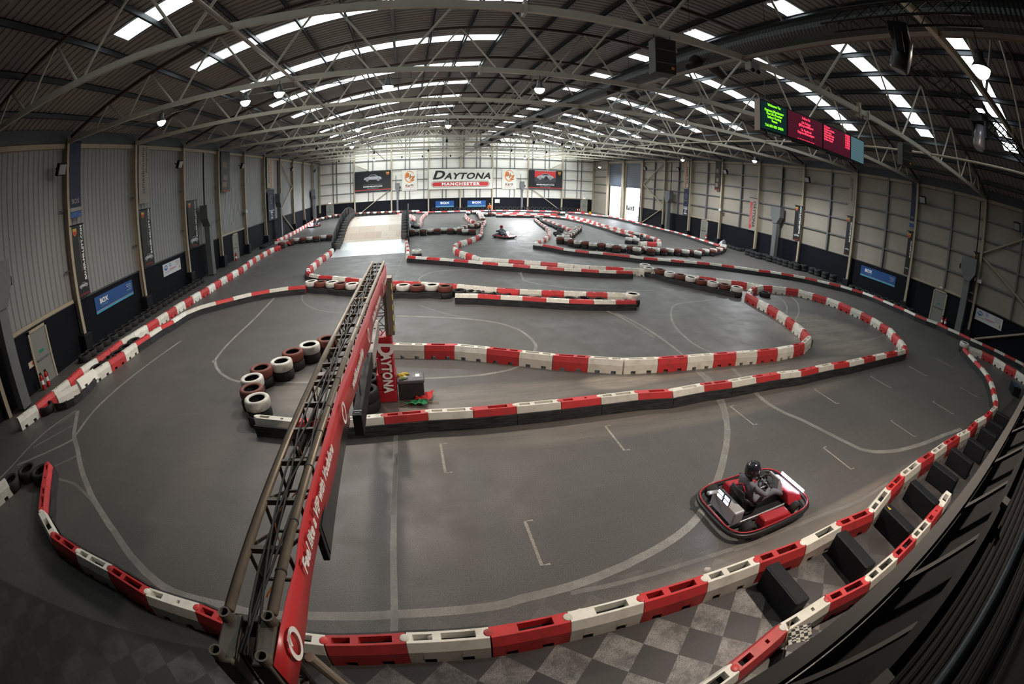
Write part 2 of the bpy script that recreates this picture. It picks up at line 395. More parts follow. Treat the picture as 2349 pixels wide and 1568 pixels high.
# traced layout in metres: colour codes (0 red, 1 white, 2 black) and points on the floor
RUNS = {
 'front': ((0,0,1,0,1,0,1,0,1,0,1,0,1,0,1,0,1,0,1,0,1,0,1,0,1,0,1,0,1,0,1,0,1,0,1,0,1,0,),
  ((-9.27,6.38),(-8.66,5.51),(-8.09,4.72),(-7.22,4.20),(-6.24,3.96),(-5.26,3.76),(-4.29,3.46),(-3.33,3.33),(-2.46,3.08),(-1.45,2.98),(-0.48,3.00),(0.49,2.96),(1.45,2.98),(2.42,2.98),(3.39,2.96),(4.33,2.93),(5.30,2.85),(6.28,2.85),(7.25,2.74),(8.26,2.97),(9.12,3.09),(10.15,3.14),(11.06,3.13),(12.04,3.13),(13.13,3.08),(14.02,2.99),(15.15,3.06),(16.19,2.98),(17.20,2.99),(18.16,3.00),(18.92,3.21),(19.71,3.52),(20.58,3.85),(21.44,4.25),(22.32,4.74),(23.13,5.38),(23.82,6.04),(24.60,6.72),(25.40,7.43),)),
 'pitlane': ((1,0,1,0,1,),
  ((26.46,7.41),(27.05,6.57),(27.25,5.65),(26.98,4.66),(27.01,3.81),(26.70,2.91),)),
 'apron': ((1,0,1,0,1,0,1,0,1,),
  ((2.32,1.35),(3.01,1.49),(3.93,1.69),(4.86,1.71),(5.79,1.59),(6.72,1.62),(7.53,1.67),(8.31,1.72),(9.10,1.80),(9.84,1.90),)),
 'hairpin_near': ((1,0,1,0,1,0,1,0,1,0,1,0,1,0,1,0,1,0,1,0,1,0,1,),
  ((-3.71,8.67),(-2.67,8.42),(-1.63,8.40),(-0.75,8.45),(0.19,8.50),(1.14,8.45),(2.07,8.46),(3.07,8.46),(4.03,8.47),(4.99,8.47),(5.89,8.35),(6.91,8.43),(7.85,8.41),(8.81,8.45),(9.85,8.45),(10.78,8.38),(11.76,8.45),(12.70,8.47),(13.67,8.44),(14.78,8.47),(15.76,8.51),(16.79,8.53),(17.87,8.53),(18.83,8.58),)),
 'hairpin_far': ((0,1,0,1,0,1,0,1,0,1,0,1,0,1,0,),
  ((18.98,8.55),(19.59,8.95),(20.25,9.59),(20.91,10.34),(21.55,11.02),(21.74,11.71),(22.11,12.60),(22.30,13.51),(22.30,14.34),(22.39,15.36),(22.25,16.29),(21.83,17.16),(21.33,18.02),(20.49,18.40),(19.57,18.73),(18.84,18.82),)),
 'hairpin_inner': ((1,0,1,0,1,0,1,0,1,0,1,0,1,0,1,0,1,0,1,1,0,1,0,1,0,1,0,),
  ((18.84,18.82),(18.05,18.56),(17.08,17.93),(16.20,17.18),(15.87,15.87),(15.81,15.06),(15.54,14.07),(15.27,13.21),(14.97,12.44),(14.64,11.64),(14.13,10.88),(13.11,10.36),(12.33,10.23),(11.36,10.13),(10.36,10.13),(9.45,10.19),(8.54,10.22),(7.56,10.25),(6.58,10.31),(5.55,10.42),(4.64,10.77),(3.74,11.11),(2.90,11.53),(2.06,11.95),(1.18,12.35),(0.30,12.53),(-0.61,12.73),(-1.37,12.93),)),
 'island_front': ((1,0,1,0,1,0,1,0,),
  ((1.80,18.28),(2.72,18.05),(3.59,17.66),(4.44,17.36),(5.32,16.99),(6.19,16.69),(7.15,16.46),(8.07,16.32),(8.98,16.28),)),
 'island_back': ((0,0,1,0,1,1,0,1,0,1,0,1,),
  ((-0.89,21.38),(-0.18,21.09),(0.48,20.77),(1.28,20.34),(2.08,19.96),(2.89,19.45),(3.71,18.94),(4.59,18.53),(5.50,18.27),(6.43,18.03),(7.35,17.74),(8.26,17.58),(9.08,17.38),)),
 'left_inner': ((0,1,0,1,0,1,1,1,0,1,0,1,0,1,),
  ((-5.29,21.74),(-6.21,21.73),(-7.17,21.50),(-8.08,21.15),(-8.89,20.56),(-9.67,20.00),(-10.35,19.43),(-10.80,18.60),(-10.88,17.40),(-11.12,16.61),(-11.21,15.65),(-11.33,14.68),(-11.40,13.76),(-11.53,12.81),(-11.74,11.83),)),
 'left_outer': ((1,0,1,0,1,0,0,1,1,0,1,0,1,0,),
  ((-13.12,8.46),(-12.86,9.38),(-12.77,10.39),(-12.70,11.32),(-12.78,12.33),(-12.57,13.27),(-12.50,14.14),(-12.51,15.17),(-12.36,16.04),(-12.24,17.07),(-12.17,18.02),(-12.14,19.00),(-12.13,19.93),(-12.09,20.88),(-12.05,21.82),)),
 'left_outer_far': ((1,0,1,0,1,0,1,0,1,0,1,0,1,0,1,0,1,0,),
  ((-12.05,21.82),(-12.00,22.80),(-11.91,23.78),(-11.93,24.76),(-11.92,25.74),(-11.91,26.72),(-11.88,27.70),(-11.85,28.68),(-11.83,29.66),(-11.90,30.63),(-12.04,31.60),(-12.14,32.58),(-12.18,33.56),(-12.18,34.54),(-12.17,35.52),(-12.18,36.50),(-12.18,37.48),(-12.12,38.46),(-11.70,39.33),)),
 'wall_curve': ((0,1,0,1,0,1,0,1,0,1,0,1,0,1,0,1,0,1,0,1,0,1,0,1,),
  ((-13.66,44.69),(-13.56,45.66),(-13.56,46.63),(-13.57,47.60),(-13.59,48.57),(-13.59,49.54),(-13.60,50.51),(-13.61,51.47),(-13.64,52.44),(-13.68,53.41),(-13.73,54.38),(-13.78,55.35),(-13.84,56.32),(-13.90,57.28),(-13.94,58.25),(-13.98,59.22),(-14.02,60.19),(-14.06,61.16),(-14.11,62.13),(-14.16,63.10),(-14.22,64.06),(-14.29,65.03),(-14.35,66.00),(-14.41,66.97),(-14.48,67.93),)),
 'ramp_left': ((1,0,1,0,1,0,1,0,1,0,1,0,1,0,1,0,),
  ((-5.98,34.31),(-6.00,33.34),(-6.02,32.37),(-6.08,31.40),(-6.18,30.43),(-6.20,29.45),(-6.21,28.48),(-6.21,27.51),(-6.21,26.53),(-6.01,25.58),(-5.64,24.68),(-4.99,23.98),(-4.13,23.51),(-3.34,22.95),(-2.57,22.35),(-1.76,21.82),(-0.89,21.38),)),
 'ramp_right': ((0,1,0,1,0,1,0,1,0,1,0,1,),
  ((-0.30,40.81),(-0.30,39.87),(-0.29,38.92),(-0.29,37.98),(-0.28,37.04),(-0.28,36.10),(-0.26,35.16),(-0.23,34.22),(-0.20,33.27),(-0.18,32.33),(-0.16,31.39),(-0.17,30.45),(-0.18,29.51),)),
 'esses_front': ((0,1,0,1,0,1,0,1,0,1,0,1,0,1,0,),
  ((-0.10,28.58),(0.38,28.14),(1.05,27.67),(1.81,27.14),(2.60,26.58),(3.39,26.00),(4.14,25.36),(4.89,24.82),(5.67,24.43),(6.49,23.89),(7.32,23.46),(8.15,23.02),(9.03,22.73),(9.92,22.41),(10.88,22.20),(11.84,22.12),)),
 'esses_back': ((1,1,0,1,0,1,1,1,0,1,1,1,0,1,0,1,0,1,),
  ((4.17,26.79),(4.95,26.39),(5.75,25.92),(6.56,25.42),(7.41,24.95),(8.30,24.56),(9.08,23.97),(9.86,23.59),(10.77,23.36),(11.72,23.06),(12.66,22.83),(13.30,22.25),(14.10,21.90),(14.87,21.37),(15.60,20.87),(16.48,20.38),(17.32,19.95),(18.13,19.44),(18.92,18.91),)),
 'esses_loop': ((1,0,1,0,1,0,1,0,1,0,1,0,1,0,1,0,1,0,1,0,1,0,1,0,1,0,1,),
  ((8.62,52.12),(8.46,51.16),(8.29,50.20),(8.10,49.23),(7.88,48.28),(7.62,47.34),(7.39,46.39),(7.21,45.43),(7.05,44.46),(6.89,43.50),(6.74,42.53),(6.60,41.56),(6.44,40.60),(6.24,39.64),(5.99,38.69),(5.68,37.77),(5.23,36.90),(4.80,36.02),(4.33,35.16),(3.75,34.37),(3.42,33.46),(3.18,32.51),(3.09,31.53),(3.14,30.56),(3.32,29.60),(3.63,28.67),(3.90,27.73),(4.17,26.79),)),
 'stub_left': ((0,1,0,1,0,1,0,1,0,1,0,1,0,1,0,),
  ((-1.77,69.03),(-1.40,68.16),(-1.04,67.30),(-0.66,66.44),(-0.25,65.59),(0.09,64.72),(0.29,63.80),(0.42,62.87),(0.52,61.93),(0.60,61.00),(0.65,60.06),(0.67,59.12),(0.66,58.18),(0.59,57.24),(0.48,56.31),(0.36,55.38),)),
 'stub_mid': ((0,1,0,1,0,1,0,1,0,1,0,1,0,1,0,1,0,1,0,1,0,),
  ((2.70,69.08),(2.56,68.11),(2.41,67.14),(2.28,66.17),(2.15,65.20),(2.03,64.23),(1.92,63.25),(1.81,62.28),(1.71,61.31),(1.61,60.33),(1.53,59.36),(1.46,58.38),(1.42,57.40),(1.38,56.42),(1.35,55.44),(1.34,54.46),(1.34,53.48),(1.33,52.50),(1.26,51.53),(1.16,50.55),(1.03,49.58),(0.90,48.61),)),
 'stub_right': ((1,0,1,0,1,0,1,0,1,0,),
  ((7.54,61.45),(7.46,60.45),(7.38,59.44),(7.32,58.44),(7.27,57.44),(7.22,56.43),(7.19,55.43),(7.18,54.43),(7.18,53.42),(7.19,52.42),(7.19,51.41),)),
 'long_right': ((1,0,0,1,0,1,0,0,1,0,1,0,1,0,1,0,1,1,0,1,0,1,0,1,0,1,0,1,0,1,0,1,0,1,0,1,0,1,0,1,0,1,0,1,),
  ((9.12,32.57),(9.62,31.93),(10.08,31.25),(10.57,30.04),(11.21,29.38),(11.93,28.76),(12.79,28.31),(13.58,27.76),(14.34,27.24),(15.08,26.62),(15.96,26.32),(16.82,25.97),(17.75,25.71),(18.66,25.46),(19.58,25.15),(20.42,24.79),(21.22,24.32),(22.07,23.86),(22.85,23.41),(23.75,23.09),(24.52,22.65),(25.36,22.12),(26.12,21.58),(26.76,20.84),(27.40,20.11),(28.06,19.45),(28.47,18.59),(28.91,17.80),(29.02,16.84),(28.91,15.80),(28.86,14.80),(28.88,13.85),(28.70,12.76),(28.81,11.88),(29.21,11.10),(29.11,10.12),(29.30,9.21),(29.33,8.28),(29.57,7.33),(29.89,6.39),(30.02,5.50),(30.20,4.61),(30.29,3.89),(29.47,2.75),(29.65,1.76),)),
 'chicane_loop': ((0,1,0,1,0,1,0,1,0,1,0,1,0,1,0,1,0,1,0,1,0,1,0,1,),
  ((15.32,54.72),(15.15,53.78),(14.98,52.83),(14.82,51.88),(14.65,50.93),(14.50,49.98),(14.35,49.03),(14.21,48.08),(14.07,47.13),(13.92,46.18),(13.77,45.23),(13.62,44.28),(13.44,43.34),(13.24,42.40),(13.00,41.46),(12.74,40.54),(12.46,39.62),(12.16,38.70),(11.82,37.81),(11.41,36.93),(10.96,36.08),(10.50,35.24),(10.03,34.40),(9.57,33.56),(9.17,32.68),)),
 'chicane_back': ((1,0,1,0,1,0,1,0,1,0,1,0,),
  ((16.15,53.98),(16.14,53.02),(16.13,52.07),(16.15,51.11),(16.14,50.16),(16.04,49.21),(15.93,48.26),(15.98,47.30),(16.03,46.35),(15.93,45.40),(15.81,44.45),(15.72,43.50),(15.70,42.55),)),
 'slip_front': ((0,1,0,1,0,1,0,1,0,1,0,1,0,1,0,1,0,1,0,1,0,1,0,1,),
  ((17.89,59.69),(18.73,59.27),(19.23,58.44),(19.67,57.57),(20.10,56.71),(20.32,55.76),(20.42,54.80),(20.51,53.83),(20.61,52.86),(20.68,51.89),(20.73,50.92),(20.75,49.95),(20.73,48.98),(20.70,48.01),(20.67,47.04),(20.70,46.07),(20.73,45.10),(20.69,44.13),(20.59,43.16),(20.49,42.19),(20.47,41.22),(20.60,40.26),(20.64,39.29),(20.51,38.33),(20.18,37.41),)),
 'slip_back': ((1,0,1,0,1,0,1,0,1,0,1,0,1,0,1,0,1,0,1,0,1,0,1,0,1,0,1,0,1,0,1,0,1,0,1,),
  ((22.06,62.33),(21.94,61.37),(21.85,60.42),(21.91,59.47),(22.06,58.52),(22.07,57.56),(22.06,56.60),(22.12,55.64),(22.19,54.68),(22.21,53.72),(22.15,52.77),(22.05,51.81),(21.94,50.86),(21.81,49.91),(21.74,48.95),(21.80,47.99),(21.90,47.04),(22.00,46.08),(22.00,45.12),(21.97,44.16),(21.95,43.20),(21.92,42.24),(22.03,41.29),(22.34,40.39),(22.69,39.69),(22.46,40.63),(22.49,40.42),(22.53,39.46),(22.42,38.51),(22.37,37.55),(22.13,36.62),(21.78,35.73),(21.32,34.88),(20.59,34.41),(19.70,34.61),(18.82,34.24),)),
 'far_left': ((0,1,0,1,0,1,0,1,0,1,0,1,0,1,0,1,0,1,0,1,0,1,0,),
  ((1.21,70.33),(2.01,69.80),(2.93,69.55),(3.87,69.40),(4.82,69.34),(5.78,69.35),(6.73,69.47),(7.67,69.62),(8.63,69.67),(9.58,69.63),(10.54,69.65),(11.49,69.74),(12.43,69.91),(13.36,70.07),(14.32,70.06),(15.27,69.99),(16.22,69.86),(17.16,69.71),(18.11,69.54),(19.05,69.39),(20.00,69.25),(20.94,69.10),(21.87,68.86),(22.77,68.56),)),
 'right_outer': ((0,1,0,1,0,1,0,1,0,1,0,1,0,1,0,1,0,1,0,1,0,1,0,1,0,1,0,1,0,1,0,1,0,1,0,1,0,1,0,),
  ((24.31,67.67),(25.19,67.29),(26.02,66.84),(26.54,66.07),(26.64,65.12),(26.81,64.19),(27.28,63.36),(27.85,62.60),(28.58,62.00),(29.00,61.17),(29.09,60.22),(29.11,59.26),(29.11,58.31),(29.12,57.36),(29.17,56.40),(29.28,55.46),(29.42,54.51),(29.31,54.45),(29.01,54.89),(28.95,53.94),(28.93,52.98),(28.95,52.03),(29.00,51.08),(28.98,50.13),(28.91,49.18),(28.85,48.22),(28.83,47.27),(28.86,46.32),(29.00,45.38),(29.07,44.43),(29.00,43.48),(28.94,42.52),(28.91,41.57),(28.83,40.62),(28.69,39.68),(28.58,38.73),(28.52,37.78),(28.42,36.83),(28.28,35.89),(28.23,34.94),)),
 'mid_front': ((1,0,1,0,1,0,1,),
  ((11.54,60.70),(12.40,60.39),(13.30,60.16),(14.21,60.00),(15.13,59.88),(16.05,59.81),(16.97,59.75),(17.89,59.69),)),
 'mid_back': ((0,1,0,1,0,1,0,1,0,),
  ((12.04,63.48),(12.97,63.17),(13.88,62.82),(14.83,62.55),(15.81,62.53),(16.79,62.58),(17.77,62.54),(18.75,62.48),(19.72,62.52),(20.70,62.62),)),
 'mid_short': ((1,0,1,),
  ((13.95,65.50),(14.86,65.20),(15.82,65.09),(16.77,65.02),)),
}
TYRES = {
 'hairpin': (2, (1,0,1,0,1,0,1,0,),
  ((-3.89,9.33),(-4.22,9.91),(-4.41,10.54),(-4.34,11.20),(-3.83,11.61),(-3.65,12.30),(-3.22,12.82),(-2.72,13.26),)),
 'pillar': (2, (2,2,2,),
  ((-1.23,9.51),(-1.24,10.17),(-1.26,10.94),)),
 'island': (2, (1,0,1,0,1,0,1,0,1,0,1,0,),
  ((-5.06,22.11),(-4.50,21.76),(-3.88,21.53),(-3.38,21.10),(-2.79,20.80),(-2.22,20.47),(-1.62,20.20),(-1.03,19.90),(-0.37,19.90),(0.25,19.66),(0.91,19.64),(1.46,19.28),)),
 'island_loose': (1, (2,2,2,2,2,2,2,2,2,2,),
  ((2.09,19.48),(2.68,19.18),(3.30,18.97),(3.90,18.68),(4.58,17.88),(5.17,17.59),(5.81,17.45),(6.47,17.39),(7.13,17.35),(7.74,17.10),)),
 'island_tip': (2, (1,),
  ((9.15,16.86),)),
 'left_gap': (1, (2,2,2,2,2,2,),
  ((-12.04,15.58),(-12.04,14.85),(-12.08,14.19),(-12.29,13.56),(-12.21,12.82),(-12.60,9.69),)),
 'far_left_row': (2, (0,0,1,0,1,0,1,0,1,),
  ((-11.84,40.35),(-11.34,41.91),(-10.99,42.73),(-10.30,42.62),(-9.66,42.76),(-8.98,42.73),(-8.31,42.97),(-7.65,42.93),(-7.03,42.70),)),
 'left_far_bend': (2, (1,0,1,0,1,0,1,0,1,),
  ((-13.99,67.31),(-13.81,68.70),(-13.55,69.95),(-13.24,71.34),(-12.75,72.02),(-12.39,72.99),(-11.89,73.42),(-11.45,73.91),(-10.79,73.99),)),
 'far_row': (2, (0,1,0,1,0,1,0,1,0,1,0,1,0,1,0,1,0,1,0,1,1,),
  ((-11.30,73.10),(-10.69,73.34),(-10.04,73.48),(-9.41,74.15),(-8.55,73.92),(-7.99,74.27),(-7.34,74.14),(-6.69,74.06),(-6.07,73.82),(-5.56,73.40),(-4.92,73.22),(-4.28,73.05),(-3.65,72.87),(-3.01,72.71),(-2.39,72.48),(-1.73,72.47),(-1.17,72.13),(-0.67,71.69),(-0.01,71.66),(0.61,71.90),(1.22,71.65),)),
 'esses_start': (2, (1,),
  ((0.43,30.07),)),
 'esses_row': (2, (1,1,0,1,0,1,0,1,0,1,),
  ((13.42,23.50),(13.14,22.52),(13.62,22.06),(13.80,21.25),(14.15,20.69),(14.48,20.11),(14.79,19.53),(15.20,19.01),(15.65,18.52),(16.08,17.97),)),
 'gap_low': (2, (0,1,0,1,0,1,0,1,0,1,0,),
  ((0.13,42.41),(0.58,42.89),(1.23,42.48),(1.92,42.87),(2.57,42.77),(3.25,43.22),(3.79,42.48),(4.39,42.76),(4.68,42.12),(5.06,41.56),(5.70,41.41),)),
 'gap_diag': (2, (1,0,1,0,1,0,1,0,1,0,1,),
  ((4.89,43.76),(5.14,44.38),(5.39,45.00),(5.70,45.58),(6.18,46.05),(6.59,46.57),(6.90,47.17),(7.15,47.79),(7.35,48.43),(7.56,49.06),(7.77,49.70),)),
 'gap_top': (2, (0,1,0,1,0,1,0,1,0,1,0,1,0,1,0,1,0,1,0,1,0,),
  ((10.01,66.44),(9.89,65.79),(9.83,65.13),(9.77,64.47),(9.72,63.81),(9.53,63.18),(9.53,62.42),(9.54,61.75),(9.48,61.10),(9.41,60.43),(9.32,59.76),(9.24,59.10),(9.16,58.43),(9.07,57.76),(8.99,57.09),(8.91,56.42),(8.83,55.75),(8.75,55.08),(8.67,54.41),(8.60,53.75),(8.52,53.08),)),
 'stub_mid': (2, (1,),
  ((0.74,48.47),)),
 'stub_black': (1, (2,2,2,2,2,2,2,2,2,2,),
  ((0.36,56.10),(0.39,55.44),(0.42,54.78),(0.45,54.12),(0.49,53.46),(0.52,52.80),(0.49,52.14),(0.47,51.48),(0.46,50.82),(0.44,50.16),)),
 'mid_tyres': (2, (1,1,0,1,),
  ((10.08,62.82),(10.34,62.21),(11.00,62.14),(11.56,62.48),)),
 'slip_tyres': (2, (0,1,),
  ((21.78,65.14),(22.56,65.37),)),
 'chicane_tip': (2, (1,),
  ((16.12,56.81),)),
 'chicane_black': (1, (2,2,2,2,2,2,2,2,2,2,2,2,2,2,2,2,2,2,2,2,),
  ((16.98,57.86),(16.82,57.22),(16.73,56.57),(16.51,55.95),(16.35,55.30),(16.20,54.66),(16.04,54.02),(15.89,53.38),(15.84,52.72),(15.79,52.06),(15.76,51.40),(15.74,50.74),(15.66,50.08),(15.57,49.43),(15.48,48.78),(15.47,48.12),(15.49,47.46),(15.41,46.80),(15.33,46.15),(15.25,45.49),)),
 'wedge_front': (2, (1,0,1,0,1,0,1,0,1,0,1,0,1,0,1,0,1,0,1,0,1,0,1,0,1,0,1,0,1,0,1,1,),
  ((12.38,36.29),(11.98,35.05),(12.50,34.64),(12.46,33.66),(12.72,33.03),(13.24,32.62),(13.57,32.01),(14.20,31.80),(14.73,31.41),(15.00,30.81),(15.62,31.02),(16.77,30.43),(17.43,30.39),(16.14,30.61),(16.30,29.97),(17.36,29.67),(17.97,29.99),(18.62,29.89),(19.27,29.98),(19.93,29.92),(20.53,29.64),(21.21,29.91),(21.53,29.33),(22.60,30.35),(23.23,30.54),(23.89,30.54),(24.45,31.02),(25.04,31.33),(25.77,31.84),(26.59,32.57),(27.44,33.37),(28.25,34.28),)),
 'wedge_diag': (2, (1,0,1,0,1,0,1,0,1,0,1,0,1,0,),
  ((13.03,36.74),(13.36,37.31),(13.68,37.89),(14.02,38.45),(14.37,39.01),(14.66,39.61),(14.96,40.20),(15.25,40.79),(15.54,41.38),(15.86,41.96),(16.17,42.54),(16.48,43.12),(16.80,43.71),(17.11,44.29),)),
 'slip_pair': (2, (1,1,),
  ((18.56,35.75),(19.19,35.56),)),
 'slip_black': (1, (2,2,2,2,2,2,2,2,2,2,2,2,),
  ((21.59,41.19),(22.06,40.73),(22.70,41.23),(22.54,40.28),(23.04,39.84),(22.69,39.12),(22.57,38.24),(21.57,38.25),(21.14,38.75),(20.36,36.91),(21.07,37.33),(21.72,37.49),)),
 'pit_tip': (2, (1,),
  ((26.19,7.71),)),
 'bench': (1, (2,),
  ((18.26,17.91),)),
 'left_corner': (1, (2,2,2,),
  ((-10.65,5.67),(-10.29,6.23),(-9.61,6.26),)),
 'right_stack': (2, (2,2,2,2,2,2,2,2,2,2,2,2,2,2,2,2,),
  ((29.59,32.05),(29.49,31.21),(29.43,30.45),(30.01,30.13),(29.76,29.28),(30.01,28.67),(29.99,28.01),(30.02,27.35),(30.16,26.70),(30.17,26.04),(30.77,25.77),(30.85,25.75),(30.85,24.74),(30.85,24.11),(30.85,23.20),(30.85,22.32),)),
 'right_low': (1, (2,2,2,2,2,2,2,2,2,),
  ((30.85,37.77),(30.85,37.08),(30.75,36.42),(30.54,35.75),(30.44,35.06),(30.41,34.40),(30.85,34.49),(30.85,34.56),(30.85,34.58),)),
 'gap_top0': (2, (1,0,1,),
  ((8.35,65.21),(9.21,67.49),(9.43,66.77),)),
 'chicane_black2': (1, (2,2,2,2,),
  ((15.20,44.50),(14.58,42.89),(13.63,41.06),(13.41,39.94),)),
 'right_low2': (1, (2,2,2,2,2,2,2,2,2,2,),
  ((30.85,20.14),(30.85,19.49),(30.85,18.84),(30.85,18.19),(30.85,17.55),(30.85,16.89),(30.85,16.23),(30.85,15.57),(30.85,14.93),(30.85,14.29),)),
 'left_wall_tyres': (1, (2,2,2,2,2,2,2,2,),
  ((-14.20,41.77),(-14.20,42.44),(-14.20,43.11),(-14.20,43.78),(-14.20,44.45),(-14.20,45.12),(-14.20,45.80),(-14.20,46.47),)),
 'left_wall_near': (1, (2,2,2,2,2,2,2,2,2,2,2,2,2,2,2,2,2,2,2,2,2,2,),
  ((-14.20,14.19),(-14.20,14.25),(-14.19,14.69),(-14.20,15.31),(-14.20,15.97),(-14.20,16.63),(-14.20,17.30),(-14.20,17.96),(-14.20,18.63),(-14.20,19.31),(-14.20,19.98),(-14.20,20.66),(-14.20,21.33),(-14.20,22.01),(-14.20,22.68),(-14.20,23.36),(-14.20,24.03),(-14.20,24.71),(-14.20,25.39),(-14.20,26.06),(-14.20,26.74),(-14.20,27.41),)),
 'far_wall_tyres': (1, (2,2,2,2,2,2,2,2,2,2,2,2,2,2,2,2,2,2,2,2,2,2,2,2,2,2,2,2,2,2,2,),
  ((4.00,74.70),(4.75,74.70),(5.50,74.70),(6.25,74.70),(7.00,74.70),(7.75,74.70),(8.50,74.70),(9.25,74.70),(10.00,74.70),(10.75,74.70),(11.50,74.70),(12.25,74.70),(14.30,74.70),(15.05,74.70),(15.80,74.70),(16.55,74.70),(17.30,74.70),(18.05,74.70),(18.80,74.70),(19.55,74.70),(20.30,74.70),(21.05,74.70),(21.80,74.70),(22.55,74.70),(23.30,74.70),(24.05,74.70),(24.80,74.70),(25.55,74.70),(26.30,74.70),(27.05,74.70),(27.80,74.70),)),
}
